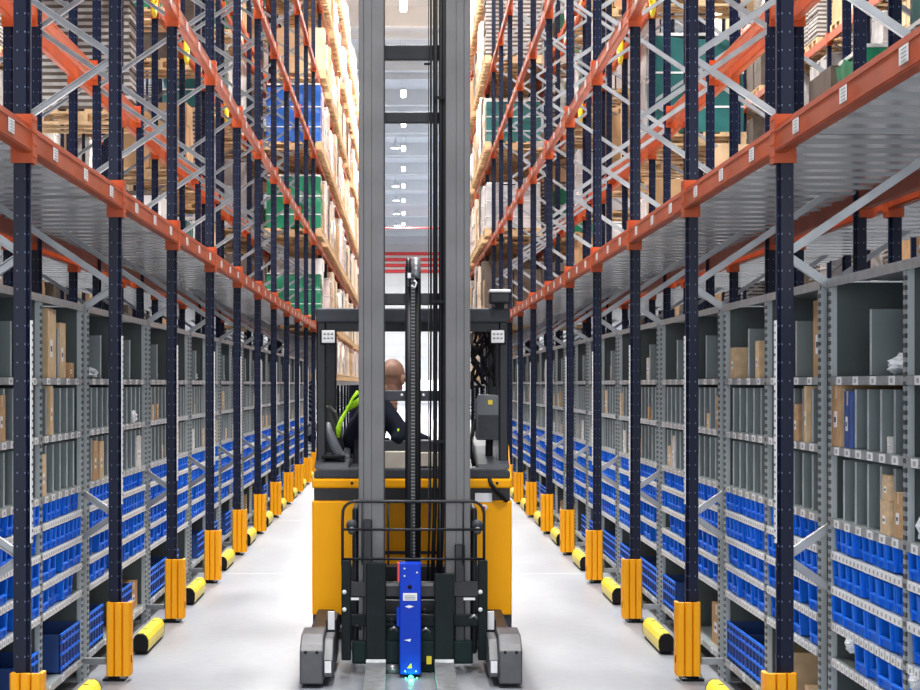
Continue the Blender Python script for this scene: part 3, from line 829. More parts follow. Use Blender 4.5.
for i, (key, s, n, li, q, kd, loc, sc, rowk) in enumerate(slots):
    rz = 0 if s > 0 else PI
    if s < 0: q2 = 2-q
    lev = 'low level' if li < 0 else LEVN[li]+' level'
    wh = {'a': '', 'b': ', back row', 'c': ' past the next aisle'}[rowk]
    lp = (loc[0], loc[1], loc[2]); ll = (loc[0], loc[1], loc[2]+0.145)
    if i < 299:
        place(pal0, ST, lp, rz, 'wooden pallet, %s on the %s%s, %s' % (QN[q], lev, wh, bayn(s, n)), 'pallet', 'wooden pallets in the racks')
        o = place(LOADS[kd], ST, ll, rz, '%s, %s on the %s%s, %s' % (DESC[kd], QN[q], lev, wh, bayn(s, n)), 'pallet load', None)
        o.scale = (1, 1, sc)
    else:
        sp_.append((pal0, TM(lp, rz))); sl_.append((LOADS[kd], TM(ll, rz, (1, 1, sc))))
merged('distant_wooden_pallet', sp_, 'crowd of wooden pallets in the most distant rack bays', 'pallets')
merged('distant_pallet_load', sl_, 'crowd of mixed pallet loads in the most distant rack bays', 'pallet loads')
for kd, o in LOADS.items():
    if not ST.get(o.name): bpy.data.objects.remove(o)

# yellow hanging stop brackets on the third level
def yb():
    mb = MB(); mb.box(-0.03, 0.03, -0.14, 0.14, -0.05, 0.0, 'yellowst')
    mb.tube([(0, -0.12, -0.05), (0, -0.12, -0.25), (0, 0.0, -0.3), (0, 0.12, -0.12)], 0.022, 'yellowst', 8); mb.box(-0.02, 0.02, -0.13, 0.13, -0.14, -0.10, 'yellowst')
    return mb.build('stop_bracket', origin=(0, 0, 0))
ybp = yb()
for s in (1, -1):
    for i, y in enumerate((17.6, 20.2, 23.2, 28.4)):
        place(ybp, ST, (s*XR, y, LV[2]-0.062), 0, 'yellow bracket under the third level rear beam on the %s, %s of four' % (sd(s), ORD[i]), 'bracket', 'yellow brackets')

# ================================================================== the reach truck
TX, TY = 0.055, 12.0
T = empty('reach_truck', (TX, TY, 0)); tag(T, 'yellow and grey reach truck with a tall mast standing in the middle of the aisle', 'forklift')
def P(px, z): return (px-403.5)*z/2044
def Q(py, z): return 1.6-(py-384)*z/2044
# --- support legs with wheels
for s in (-1, 1):
    x0, x1 = (-0.545, -0.415) if s < 0 else (0.495, 0.62)
    mb = MB(); mb.cbox(x0+0.01, x1-0.01, 11.25, 12.9, 0.08, 0.20, 'mastdark', 0.012)
    L = mb.build('support_leg', T)
    pts = [(10.75, 0.02), (10.75, 0.195), (10.79, 0.225), (10.92, 0.265), (11.18, 0.27), (11.32, 0.23), (11.32, 0.02)]
    xa, xb = (-0.546, -0.424) if s < 0 else (0.503, 0.625)
    MB().prism(pts, 'x', xa, xb, 'legg').build('wheel_housing', L, bevel=0.008)
    # inner slanted cover with white reflector
    xi0, xi1 = (xb, xb+0.05) if s < 0 else (xa-0.05, xa)
    pts2 = [(10.80, 0.05), (10.80, 0.14), (10.95, 0.235), (11.25, 0.235), (11.25, 0.05)]
    MB().prism(pts2, 'x', xi0, xi1, 'legg').build('wheel_cover', L, bevel=0.006)
    xm = (xi0+xi1)/2
    MB().box(xm-0.017, xm+0.017, 10.79, 10.80, 0.075, 0.135, 'label').build('reflector', L)
    for dx in (-0.03, 0.03): 
        xx = (xa+xb)/2+dx
        MB().cyl((xx, 10.738, 0.19), (xx, 10.752, 0.19), 0.008, 'black', 10).build('bolt', L)
    MB().cyl((xa+0.02, 11.05, 0.13), (xb-0.015, 11.05, 0.126), 0.124, 'black', 28).build('load_wheel', L)
    # vertical slim label plate beside the chassis end
    xl = P(331.5, 11.4) if s < 0 else P(490.5, 11.4)
    MB().box(xl-0.018, xl+0.018, 11.36, 11.38, 0.235, 0.335, 'label').build('white_plate', L)
    xl0, xl1 = xl-0.03, xl+0.03
    MB().box(xl0, xl1, 11.38, 11.75, 0.05, 0.29, 'mastdark').build('leg_root', L, bevel=0.006)
# --- chassis and body
BF = 12.7
XL, XRt = P(312, BF), P(512, BF)
mb = MB()
for (a, c) in ((XL, P(340, BF)), (P(484, BF), XRt)):
    mb.cbox(a+0.004, c, BF+0.02, 13.9, 0.07, 0.20, 'cowl', 0.015)
mb.box(XL+0.05, XRt-0.05, 12.95, 13.9, 0.08, 0.2, 'mastdark')
mb.build('chassis', T)
body = MB()
for (a, c, lean) in ((XL, P(355, BF), 1), (P(473, BF), XRt, -1)):
    pts = [(a, 0.165), (c, 0.165), (c, 0.873), (a, 0.873)]
    body.prism(pts, 'y', BF, 13.95, 'truck')
body.box(P(355, BF), P(473, BF), 12.98, 13.9, 0.35, 0.873, 'truck')
body.box(XL, XRt, 13.9, 13.98, 0.2, 1.0, 'truck')
bd = body.build('body_shell', T, bevel=0.01)
MB().box(XL+0.01, XRt-0.01, BF+0.06, 13.9, 0.873, 0.955, 'mastdark').build('recess', T)
MB().cbox(XL, XRt, BF-0.01, 13.92, 0.953, 1.012, 'truck', 0.012).build('upper_band', T)
for x in (388, 440): 
    MB().box(P(x, 12.97)-0.004, P(x, 12.97)+0.004, 12.972, 12.98, 0.36, 0.86, 'mastdark').build('seam', T)
MB().box(P(380, 12.97), P(443, 12.97), 12.965, 12.98, Q(551, 12.97)-.02, Q(551, 12.97), 'mastdark').build('crossbar', T)
# stickers, bolt and hose on right body side
MB().box(P(475, BF), P(492, BF), BF-0.004, BF, Q(502, BF), Q(493, BF), 'label').build('data_plate', T)
o = MB().cyl((P(484, BF), BF-0.012, Q(507.5, BF)), (P(484, BF), BF, Q(507.5, BF)), 0.02, 'label', 16).build('round_cap', T)
MB().cyl((P(484, BF), BF-0.014, Q(507.5, BF)), (P(484, BF), BF-0.012, Q(507.5, BF)), 0.009, 'red', 12).build('cap_centre', o)
MB().tube([(P(489, BF), BF-0.02, Q(478, BF)), (P(491, BF), BF-0.05, Q(484, BF)), (P(497, BF), BF-0.05, Q(492, BF)), (P(505, BF), BF-0.01, Q(500, BF)), (P(509, BF), BF+0.04, Q(502, BF))], 0.013, 'black', 10).build('hose', T)
for px in (352, 497): MB().cyl((P(px, BF), BF-0.016, 0.985), (P(px, BF), BF-0.008, 0.985), 0.009, 'black', 8).build('bolt', T)
# cowl: dark padded top with raised sides
cw = MB()
cw.prism([(XL+0.012, 1.012), (XRt-0.012, 1.012), (XRt-0.012, 1.06), (XRt-0.05, 1.075), (XL+0.05, 1.075), (XL+0.012, 1.06)], 'y', BF+0.0, 13.9, 'cowl')
for a, c in ((XL+0.012, P(349, BF)), (P(477, BF), XRt-0.012)):
    m_ = (a+c)/2
    cw.prism([(BF+0.02, 1.07), (13.9, 1.07), (13.9, 1.24), (BF+0.5, 1.20), (BF+0.25, 1.14), (BF+0.06, 1.10)], 'x', a, c, 'cowl')
cw.build('cowl', T, bevel=0.012)
for a, c, nm in ((P(322, 12.85), P(345, 12.85), 'recess_mat'),): 
    MB().cbox(a, c, 12.80, 13.0, 1.13, 1.155, 'black', 0.008).build(nm, T)
# yellow edges beside the cowl
for (pa, pb) in ((314, 317), (509, 512)):
    MB().prism([(13.0, 1.0), (13.9, 1.0), (13.9, 1.22), (13.3, 1.20)], 'x', P(pa, 12.9), P(pb, 12.9), 'truck').build('side_wing', T)
# --- overhead guard
gz = 12.85
for (a, c) in ((P(316.5, gz), P(332, gz)), (P(493, gz), P(508.5, gz))):
    x0_, x1_ = (a, a+0.06) if a < 0 else (c-0.06, c)
    MB().cbox(x0_, x1_, gz, gz+0.08, 1.1, 2.02, 'mastdark', 0.01).build('guard_post', T)
    MB().cbox(a, c, gz+0.82, gz+0.92, 1.1, 2.02, 'mastdark', 0.01).build('guard_post', T)
RF = MB().cbox(P(316, gz), P(509.5, gz), gz-0.06, gz+0.02, 1.985, 2.075, 'cowl', 0.012)
RF.cbox(P(318, gz), P(508, gz), gz+0.9, gz+0.98, 1.98, 2.06, 'mast', 0.012)
for (a, c) in ((P(316, gz), P(323, gz)), (P(502, gz), P(509, gz))): RF.cbox(a, c, gz-0.04, gz+0.96, 1.985, 2.07, 'cowl', 0.012)
for k in range(7):
    y = gz+0.1+k*0.115; RF.bar((P(319, gz), y, 2.04), (P(506, gz), y, 2.04), 0.03, 0.025, 'mastdark', up=(0, 1, 0))
RF.box(P(318, gz), P(508, gz), gz+0.02, gz+0.05, 1.93, 1.985, 'mastdark')
RF.build('overhead_guard', T)
for px in (328.5, 497.5):
    o = MB().cbox(P(px-8, 12.8), P(px+8, 12.8), 12.775, 12.80, Q(344.5, 12.8), Q(329.5, 12.8), 'black', 0.006).build('tag_holder', T)
    mb = MB().cbox(P(px-6.5, 12.8), P(px+6.5, 12.8), 12.765, 12.775, Q(343, 12.8), Q(330.5, 12.8), 'label', 0.004)
    for r_ in range(2):
        for c_ in range(3): xx = P(px-3.6+c_*3.6, 12.8); zz = Q(334.2+r_*4.2, 12.8); mb.box(xx-0.007, xx+0.007, 12.763, 12.765, zz-0.004, zz+0.004, 'console')
    mb.build('white_tag', o)
# beacon / camera box on the roof, right
o = MB().cbox(P(489, 12.8), P(510, 12.8), 12.72, 12.86, Q(304, 12.8), Q(292, 12.8), 'mastdark', 0.012).build('roof_box', T)
MB().cbox(P(489, 12.8), P(510, 12.8), 12.71, 12.87, Q(293, 12.8), Q(290, 12.8), 'label', 0.006).build('white_lid', o)
MB().box(P(495, 12.8), P(504, 12.8), 12.76, 12.82, Q(309, 12.8), Q(304, 12.8), 'black').build('bracket', o)
# --- console and terminal on the right
o = MB()
o.prism([(P(476.5, 12.9), Q(440, 12.9)), (P(503, 12.9), Q(440, 12.9)), (P(503.5, 12.9), Q(398, 12.9)), (P(497, 12.9), Q(395, 12.9)), (P(479, 12.9), Q(394, 12.9)), (P(475.5, 12.9), Q(402, 12.9))], 'y', 12.9, 13.02, 'console')
o = o.build('terminal', T, bevel=0.01)
MB().box(P(478, 12.9), P(501.5, 12.9), 12.895, 12.90, Q(438, 12.9), Q(415, 12.9), 'cowl').build('lower_cover', o)
MB().box(P(488, 12.9), P(492.5, 12.9), 12.893, 12.90, Q(404.5, 12.9), Q(400, 12.9), 'yellowst').build('yellow_sticker', o)
MB().tube([(P(489, 13), 12.96, 1.26), (P(489, 13), 12.98, 1.15), (P(484, 13), 13.0, 1.08)], 0.025, 'black', 10).build('terminal_arm', o)
MB().tube([(P(476, 12.9), 12.95, 1.38), (P(470, 12.9), 12.95, 1.2), (P(474, 12.9), 12.92, 1.08)], 0.012, 'black', 8).build('terminal_cable', o)
# black cable tangle and bracket beside the right guard post
rr = random.Random(4); mb = MB()
for k in range(9):
    pts = []; x, z = P(482, 13)+rr.uniform(-.04, .04), 1.96
    for j in range(9):
        pts.append((x, 13.0+rr.uniform(-.06, .06), z)); x += rr.uniform(-.06, .06); x = min(max(x, P(472, 13)), P(494, 13)); z -= rr.uniform(0.03, 0.06)
    mb.tube(pts, 0.011, 'black', 6)
mb.build('cable_bundle', T)
# beige box and grey desk between the mast channels
MB().cbox(P(381, 12.9), P(408, 12.9), 12.78, 13.05, Q(469, 12.9), Q(451, 12.9), 'paper', 0.006).build('document_box', T)
MB().cbox(P(418, 12.9), P(440, 12.9), 12.80, 13.05, Q(466, 12.9), Q(452, 12.9), 'paper', 0.006).build('document_tray', T)
MB().cbox(P(381, 12.9), P(441, 12.9), 12.9, 13.1, Q(452, 13.0), Q(440, 13.0), 'cowl', 0.01).build('dashboard', T)
# seat
st = MB(); st.cbox(-0.50, -0.08, 13.02, 13.5, 0.98, 1.10, 'seat', 0.03)
st = st.build('seat_cushion', T)
MB().prism([(-0.50, 1.08), (-0.40, 1.05), (-0.38, 1.2), (-0.44, 1.42), (-0.49, 1.47), (-0.53, 1.44), (-0.55, 1.2)], 'y', 13.05, 13.5, 'seat').build('seat_back', T, bevel=0.02)
MB().tube([(P(327, 12.85), 12.95, Q(424, 12.85)), (P(328, 12.85), 12.92, Q(432, 12.85)), (P(334, 12.85), 12.90, Q(447, 12.85)), (P(341, 12.85), 12.90, Q(459, 12.85)), (P(350, 12.85), 12.92, Q(464, 12.85))], [0.02, 0.032, 0.036, 0.036, 0.03], 'arm', 12).build('armrest', T)

# --- mast
MZ = 11.45
def channel(x0, x1, zb, zt, yf, m, inward, name, parent, sub=None):
    """C shaped mast profile open towards the middle"""
    mb = MB(); d = 0.16; t = 0.022
    web = (x0, x0+t) if inward > 0 else (x1-t, x1)
    mb.box(web[0], web[1], yf+0.03, yf+d-0.03, zb, zt, m)
    mb.box(x0, x1, yf, yf+0.03, zb, zt, m); mb.box(x0, x1, yf+d-0.03, yf+d, zb, zt, m)
    return mb.build(name, parent, bevel=0.0015)
MT = 4.7
mastL = MB().box(-0.2516, -0.223, MZ+0.006, MZ+0.22, 0.12, MT-0.1, 'mast').build('outer_mast_channel', T, bevel=0.004)
mastR = MB().box(0.339, 0.374, MZ+0.006, MZ+0.22, 0.12, MT-0.1, 'mast').build('outer_mast_channel', T, bevel=0.004)
channel(-0.222, -0.179, 0.14, MT-0.05, MZ+0.003, 'mast', 1, 'middle_mast_channel', T)
channel(0.295, 0.338, 0.14, MT-0.05, MZ+0.003, 'mast', -1, 'middle_mast_channel', T)
channel(-0.178, -0.111, 0.16, MT, MZ-0.001, 'mast', 1, 'inner_mast_channel', T)
channel(0.238, 0.294, 0.16, MT, MZ-0.001, 'mast', -1, 'inner_mast_channel', T)
# darker wall edges of the inner channels
MB().box(-0.111, -0.105, MZ+0.02, MZ+0.15, 0.3, MT, 'mastdark').build('channel_lip', T)
MB().box(0.232, 0.238, MZ+0.02, MZ+0.15, 0.3, MT, 'mastdark').build('channel_lip', T)
def cross(pa, pb, z=MZ+0.10, dz=0.05, m='mastdark', name='mast_crossbar'):
    return MB().cbox(-0.115, 0.24, z, z+dz, Q(pb, z), Q(pa, z), m, 0.006).build(name, T)
cross(45, 60); cross(112, 123); cross(293, 305); c4 = cross(390.5, 401, m='cowl')
cross(-70, -55)
for px in (401.8, 423.5):
    MB().cyl((P(px, MZ+0.1), MZ+0.09, Q(395, MZ+.1)), (P(px, MZ+.1), MZ+0.10, Q(395, MZ+.1)), 0.008, 'label', 8).build('bolt', c4)
cross(600, 640, z=MZ+0.12)
# lift cylinder with chain and pulley
cyl = MB().cyl((P(409.3, MZ), MZ+0.04, 0.3), (P(409.3, MZ), MZ+0.04, Q(266, MZ)), 0.024, 'mastdark', 20)
cyl.cyl((P(417.5, MZ), MZ+0.04, 0.3), (P(417.5, MZ), MZ+0.04, Q(266, MZ)), 0.018, 'black', 16)
cyl.box(P(406, MZ), P(421, MZ), MZ+0.05, MZ+0.08, 0.5, Q(268, MZ), 'mastdark')
cyl.build('lift_cylinder', T)
ch = MB(); zt = Q(276, MZ-0.02); z = 0.5; xa = P(413, MZ)
while z < zt:
    ch.box(xa-0.011, xa+0.011, MZ-0.010, MZ+0.004, z, z+0.006, 'chain'); ch.box(xa-0.013, xa+0.013, MZ-0.008, MZ+0.0, z+0.006, z+0.019, 'mastdark'); z += 0.019
ch.build('lift_chain', T)
pz = Q(268, MZ); pu = MB()
pu.cyl((P(411.5, MZ)-0.0, MZ+0.01, pz), (P(417, MZ)+0.02, MZ+0.01, pz), 0.058, 'blade', 28)
pu.cyl((P(408.5, MZ)-0.015, MZ+0.01, pz), (P(411, MZ), MZ+0.01, pz), 0.055, 'mastdark', 28)
pu = pu.build('chain_pulley', T)
MB().cbox(P(406.5, MZ), P(408, MZ)+0.01, MZ-0.04, MZ+0.05, pz-0.11, pz+0.01, 'mastdark', 0.004).build('pulley_cheek', pu)
MB().cbox(P(407.5, MZ), P(411, MZ), MZ-0.052, MZ-0.03, pz-0.06, pz-0.03, 'label', 0.003).build('white_clip', pu)
MB().tube([(P(414, MZ), MZ-0.03, pz-0.07), (P(416.5, MZ), MZ-0.035, pz-0.085), (P(415, MZ), MZ-0.03, pz-0.11), (P(411, MZ), MZ-0.03, pz-0.1)], 0.006, 'label', 6).build('hook', pu)
# hoses
for px, r_ in ((430.9, 0.006), (435.6, 0.012), (440.6, 0.011), (443.8, 0.009)):
    x = P(px, MZ+0.03); MB().tube([(x, MZ+0.02, MT-0.1), (x, MZ+0.03, 2.0), (x-0.004, MZ+0.03, 0.9), (x-0.02, MZ+0.02, 0.45)], r_, 'black', 10).build('hose', T)
for px, pa, pb in ((428.6, -30, 565), (433.4, -30, 420)):
    x = P(px, MZ+0.05); MB().box(x-0.0025, x+0.0025, MZ+0.06, MZ+0.065, Q(pb, MZ), Q(pa, MZ), 'mastdark').build('steel_cable', T)
MB().cbox(P(424, MZ), P(432, MZ), MZ+0.01, MZ+0.03, Q(64.5, MZ), Q(62.5, MZ), 'black', 0.002).build('cable_clip', T)
mb = MB()
for py in (96, 300, 440): mb.box(P(433.5, MZ), P(445, MZ), MZ+0.0, MZ+0.015, Q(py+3, MZ), Q(py, MZ), 'black')
mb.build('hose_clamp', T)
# --- load backrest (thin tube arch)
z0 = 11.30
def XX(px): return P(px, z0)
def ZZ(py): return Q(py, z0)
arch = [(XX(342.5), z0, ZZ(565)), (XX(342.5), z0, ZZ(520))]
for k in range(1, 6):
    a = PI-k*PI/2/5; arch.append((XX(354.5)+math.cos(a)*12*z0/2044, z0, ZZ(514)+math.sin(a)*12.5*z0/2044))
for k in range(0, 6):
    a = PI/2-k*PI/2/5; arch.append((XX(472)+math.cos(a)*12*z0/2044, z0, ZZ(514)+math.sin(a)*12.5*z0/2044))
arch += [(XX(484), z0, ZZ(520)), (XX(484), z0, ZZ(565))]
mb = MB().tube(arch, 0.0085, 'mastdark', 10); BR = mb.build('load_backrest', T)
for py in (529.5, 559): MB().tube([(XX(342.5), z0, ZZ(py)), (XX(484), z0, ZZ(py))], 0.007, 'mastdark', 8).build('backrest_rail', BR)
for px in (362, 388.5, 412, 440, 463): MB().tube([(XX(px), z0, ZZ(501.5)), (XX(px), z0, ZZ(565))], 0.004, 'mastdark', 8).build('backrest_bar', BR)
# --- carriage
z1 = 11.30
def X1(px): return P(px, z1)
def Z1(py): return Q(py, z1)
C_ = MB()
for (a, c) in ((341.5, 351), (478, 487.5)): C_.cbox(X1(a), X1(c), z1-0.02, z1+0.05, Z1(660), Z1(560), 'forkm', 0.006)
C_.cbox(X1(345), X1(483), z1, z1+0.045, Z1(597), Z1(582), 'mastdark', 0.006)
C_.cbox(X1(347), X1(481), z1+0.02, z1+0.06, Z1(627), Z1(615), 'forkm', 0.006)
C_.cbox(X1(352), X1(473), z1+0.0, z1+0.05, Z1(664), Z1(641), 'teal', 0.01)
C_.cbox(X1(386), X1(440), z1+0.03, z1+0.05, Z1(673), Z1(625), 'teal', 0.006)
C_.cbox(X1(363), X1(372), z1+0.03, z1+0.08, Z1(645), Z1(520), 'mastdark', 0.006)
C_.cbox(X1(455), X1(465), z1+0.03, z1+0.08, Z1(645), Z1(545), 'mastdark', 0.006)
C_ = C_.build('fork_carriage', T)
for (px, py) in ((344.5, 591.5), (344.5, 609), (480.2, 591.5), (480.2, 609)):
    MB().cyl((X1(px), z1-0.03, Z1(py)), (X1(px), z1-0.02, Z1(py)), 0.012, 'label', 12).build('bolt', C_)
for (a, c) in ((350, 359), (463.5, 475)): MB().box(X1(a), X1(c), z1-0.006, z1, Z1(600), Z1(597.5), 'label').build('white_strip', C_)
for (a, c) in ((386, 399), (421, 433)): MB().box(X1(a), X1(c), z1-0.006, z1, Z1(586), Z1(583), 'chain').build('hanger_hook', C_)
MB().box(X1(426.5), X1(431.5), z1-0.005, z1+0.0, Z1(664), Z1(656), 'yellowst').build('yellow_sticker', C_)
for (px, py, m) in ((394, 630, 'blade'), (426, 631, 'blade'), (392, 622, 'mastdark'), (357, 628, 'mastdark'), (474, 618, 'blade'), (425, 612, 'mastdark')):
    MB().tube([(X1(px-4), z1, Z1(py)), (X1(px), z1-0.01, Z1(py-3)), (X1(px+4), z1, Z1(py+1))], 0.008, m, 8).build('hydraulic_fitting', C_)
MB().cyl((X1(386), z1+0.01, Z1(669)), (X1(399), z1+0.01, Z1(669)), 0.028, 'blade', 16).build('roller', C_)
# reach carriage behind, hydraulic clutter beside the mast
for (a, c) in ((353, 359), (470, 476)):
    MB().cbox(P(a, 11.8), P(c, 11.8), 11.6, 12.4, Q(650, 11.8), Q(505, 11.8), 'mastdark', 0.02).build('reach_arm', T)
for px in (352, 477): 
    MB().cyl((P(px, 11.6)-0.0, 11.55, Q(525, 11.6)), (P(px, 11.6), 11.60, Q(525, 11.6)), 0.032, 'cowl', 20).build('pivot_cap', T)
    MB().cyl((P(px, 11.6)-0.0, 11.53, Q(530, 11.6)), (P(px, 11.6), 11.55, Q(530, 11.6)), 0.022, 'chain', 14).build('pivot_bolt', T)
MB().box(-0.36, 0.46, 12.3, 12.5, 0.06, 0.5, 'mastdark').build('axle_block', T)
# --- forks
for (a, c, top) in ((366, 386, 563), (434.5, 454, 574)):
    zf = 11.22; x0, x1 = P(a, zf), P(c, zf)
    F = MB().cbox(x0, x1, zf, zf+0.05, 0.075, Q(top, zf), 'forkm', 0.006).build('fork', T)
    pts = [(zf+0.05, 0.03), (zf+0.05, 0.09), (zf+0.0, 0.09), (zf-0.02, 0.072), (10.1, 0.050), (10.06, 0.035), (10.06, 0.03)]
    MB().prism(pts, 'x', x0, x1, 'blade').build('fork_blade', F, bevel=0.003)
# --- blue centring unit with green light
zu = 11.12
U = MB().cbox(P(399.5, zu), P(421, zu), zu, zu+0.14, 0.02, Q(563.5, zu), 'unit', 0.006); U.cbox(P(396.5, zu), P(400.5, zu), zu+0.02, zu+0.12, Q(627, zu), Q(609, zu), 'unit', 0.004)
U = U.build('blue_light_unit', T)
MB().cbox(P(397.2, zu), P(399.8, zu), zu+0.005, zu+0.1, Q(582, zu), Q(563, zu), 'red', 0.003).build('red_side_plate', U)
mb = MB().box(P(403, zu), P(417, zu), zu-0.003, zu, Q(600.5, zu), Q(593, zu), 'label')
for j in range(3): mb.box(P(404.5, zu), P(415.5, zu), zu-0.004, zu-0.003, Q(596+j*1.6, zu), Q(595.4+j*1.6, zu), 'console')
mb.build('white_label', U)
for px, py in ((404.5, 568.5), (417, 572.5), (404.5, 576), (416, 671), (405, 671), (405.5, 678), (417, 678)):
    MB().cyl((P(px, zu), zu-0.004, Q(py, zu)), (P(px, zu), zu, Q(py, zu)), 0.005, 'label', 8).build('screw', U)
MB().cyl((P(409.8, zu), zu-0.003, Q(587, zu)), (P(409.8, zu), zu+0.001, Q(587, zu)), 0.012, 'black', 12).build('socket', U)
MB().prism([(P(405, zu), Q(606.5, zu)), (P(409, zu), Q(605, zu)), (P(414, zu), Q(606.5, zu)), (P(409, zu), Q(608, zu))], 'y', zu-0.003, zu, 'label').build('scuff_plate', U)
MB().prism([(P(404, zu), Q(640, zu)), (P(411, zu), Q(638.8, zu)), (P(410, zu), Q(641.5, zu))], 'y', zu-0.003, zu, 'label').build('scuff_plate', U)
MB().prism([(P(407, zu), Q(668, zu)), (P(412, zu), Q(668, zu)), (P(411, zu), Q(663, zu))], 'y', zu-0.003, zu, 'yellowst').build('warning_triangle', U)
MB().cyl((P(410.8, zu), zu-0.012, Q(677.5, zu)), (P(410.8, zu), zu, Q(677.5, zu)), 0.014, 'led', 16).build('green_lamp', U)
gl = bpy.data.lights.new('green_glow', 'POINT'); gl.energy = 0.7; gl.color = (0.05, 1.0, 0.45); gl.shadow_soft_size = 0.012
go = bpy.data.objects.new('green_glow', gl); COL.objects.link(go); go.location = (P(410.8, zu), zu-0.05, Q(677.5, zu))

# ================================================================== the driver
DR = empty('person', (-0.22, 13.25, 1.08)); tag(DR, 'bald person in a navy jacket and lime hi-vis vest seated sideways in the truck cab', 'person')
def skin_obj(name, verts, edges, radii, mat_, parent, root=0, sub=2, remesh=None, extra=None):
    me = bpy.data.meshes.new(name); pw = WPOS[parent.name]
    me.from_pydata([(v[0]-pw[0], v[1]-pw[1], v[2]-pw[2]) for v in verts], edges, [])
    o = bpy.data.objects.new(name, me); COL.objects.link(o); o.parent = parent; WPOS[o.name] = pw
    md = o.modifiers.new('skin', 'SKIN')
    sv = me.skin_vertices[0].data
    for i, r in enumerate(radii):
        sv[i].radius = r if isinstance(r, tuple) else (r, r); sv[i].use_root = (i == root)
    md.use_smooth_shade = True
    sb = o.modifiers.new('sub', 'SUBSURF'); sb.levels = sub; sb.render_levels = sub
    me.materials.append(M_[mat_]); return o
# body joints: 0 pelvis 1 waist 2 chest 3 neck base 4 neck 5 head base ; arms ; legs
hx, hy, hz = -0.075, 13.28, 1.63
V = [(-0.27, 13.25, 1.13), (-0.27, 13.25, 1.25), (-0.23, 13.25, 1.40), (-0.15, 13.26, 1.50), (-0.11, 13.27, 1.56),
     (-0.14, 13.10, 1.45), (-0.02, 12.98, 1.28), (-0.05, 12.90, 1.22),            # right arm (towards the camera)
     (-0.16, 13.43, 1.46), (0.0, 13.52, 1.27), (0.18, 13.42, 1.21),                # left arm
     (-0.22, 13.16, 1.12), (0.16, 13.12, 1.14), (0.20, 13.12, 0.82),               # legs
     (-0.22, 13.36, 1.12), (0.16, 13.40, 1.14), (0.20, 13.40, 0.82)]
E = [(0, 1), (1, 2), (2, 3), (3, 4), (2, 5), (5, 6), (6, 7), (2, 8), (8, 9), (9, 10), (0, 11), (11, 12), (12, 13), (0, 14), (14, 15), (15, 16)]
Rb = [0.12, 0.115, 0.13, 0.07, 0.055, 0.06, 0.042, 0.028, 0.06, 0.042, 0.028, 0.085, 0.06, 0.045, 0.085, 0.06, 0.045]
# the body itself: torso, limbs, head and hands fused into one surface
def body_mesh():
    o = skin_obj('body', V, E, [r*0.92 for r in Rb], 'skin', DR)
    return o
body_o = body_mesh()
def sphere_mb(c, r, m, name, parent, deform=None, sub=3):
    bm = bmesh.new(); bmesh.ops.create_icosphere(bm, subdivisions=sub, radius=1.0)
    for v in bm.verts:
        q = v.co.copy()
        if deform: q = deform(q)
        v.co = Vector((c[0]+q.x*r[0], c[1]+q.y*r[1], c[2]+q.z*r[2]))
    return bm
def head_bmesh():
    # face looks along +y turned a little to the right
    bm = bmesh.new(); tmp = bmesh.new()
    def addsph(c, r, sub=3, f=None):
        t = bmesh.new(); bmesh.ops.create_icosphere(t, subdivisions=sub, radius=1.0)
        for v in t.verts:
            q = v.co.copy()
            if f: q = f(q)
            v.co = Vector((c[0]+q.x*r[0], c[1]+q.y*r[1], c[2]+q.z*r[2]))
        m = bpy.data.meshes.new('t'); t.to_mesh(m); t.free(); bm.from_mesh(m); bpy.data.meshes.remove(m)
    def skull(q):
        if q.z < -0.2: k = 1-0.22*(-q.z-0.2); q.x *= k; q.y = q.y*(0.85)+0.10
        return q
    addsph((0, 0, 0.03), (0.078, 0.098, 0.105), 4, skull)
    addsph((0, 0.045, -0.05), (0.055, 0.055, 0.07), 3)           # jaw
    addsph((0, 0.105, -0.005), (0.014, 0.026, 0.03), 3)          # nose
    addsph((0, 0.092, -0.055), (0.026, 0.015, 0.008), 3)         # mouth
    for s in (-1, 1):
        addsph((s*0.08, -0.0, -0.005), (0.012, 0.022, 0.034), 3)  # ears
        addsph((s*0.032, 0.088, 0.03), (0.018, 0.016, 0.010), 3)  # eyes
        addsph((s*0.032, 0.090, 0.05), (0.024, 0.014, 0.007), 3)  # brows
    for a in range(5):
        addsph((0, -0.015-0.004*a, -0.07-0.03*a), (0.055+0.002*a, 0.06, 0.04), 2)  # neck
    M = Matrix.Translation((hx, hy, hz)) @ Matrix.Rotation(-0.45, 4, 'Z') @ Matrix.Rotation(-0.12, 4, 'X')
    bmesh.ops.transform(bm, matrix=M, verts=bm.verts)
    return bm
def hand_skin(name, wrist, direction, palmdir, parent):
    w = Vector(wrist); d = Vector(direction).normalized(); p = Vector(palmdir).normalized(); sd_ = d.cross(p).normalized()
    vs = [w, w+d*0.05, w+d*0.085]; es = [(0, 1), (1, 2)]; rs = [0.026, 0.030, 0.026]
    for k, (off, ln) in enumerate(((-0.03, 0.065), (-0.01, 0.078), (0.01, 0.072), (0.03, 0.055))):
        b0 = len(vs); base = w+d*0.085+sd_*off
        vs += [base, base+d*ln*0.4+p*0.006, base+d*ln*0.65+p*0.028, base+d*ln*0.6+p*0.048]; rs += [0.011, 0.0095, 0.009, 0.008]
        es += [(2, b0), (b0, b0+1), (b0+1, b0+2), (b0+2, b0+3)]
    b0 = len(vs); vs += [w+d*0.035-sd_*0.035+p*0.01, w+d*0.065-sd_*0.05+p*0.03, w+d*0.085-sd_*0.045+p*0.045]; rs += [0.013, 0.011, 0.009]
    es += [(1, b0), (b0, b0+1), (b0+1, b0+2)]
    return skin_obj(name, vs, es, rs, 'skin', parent, sub=1)
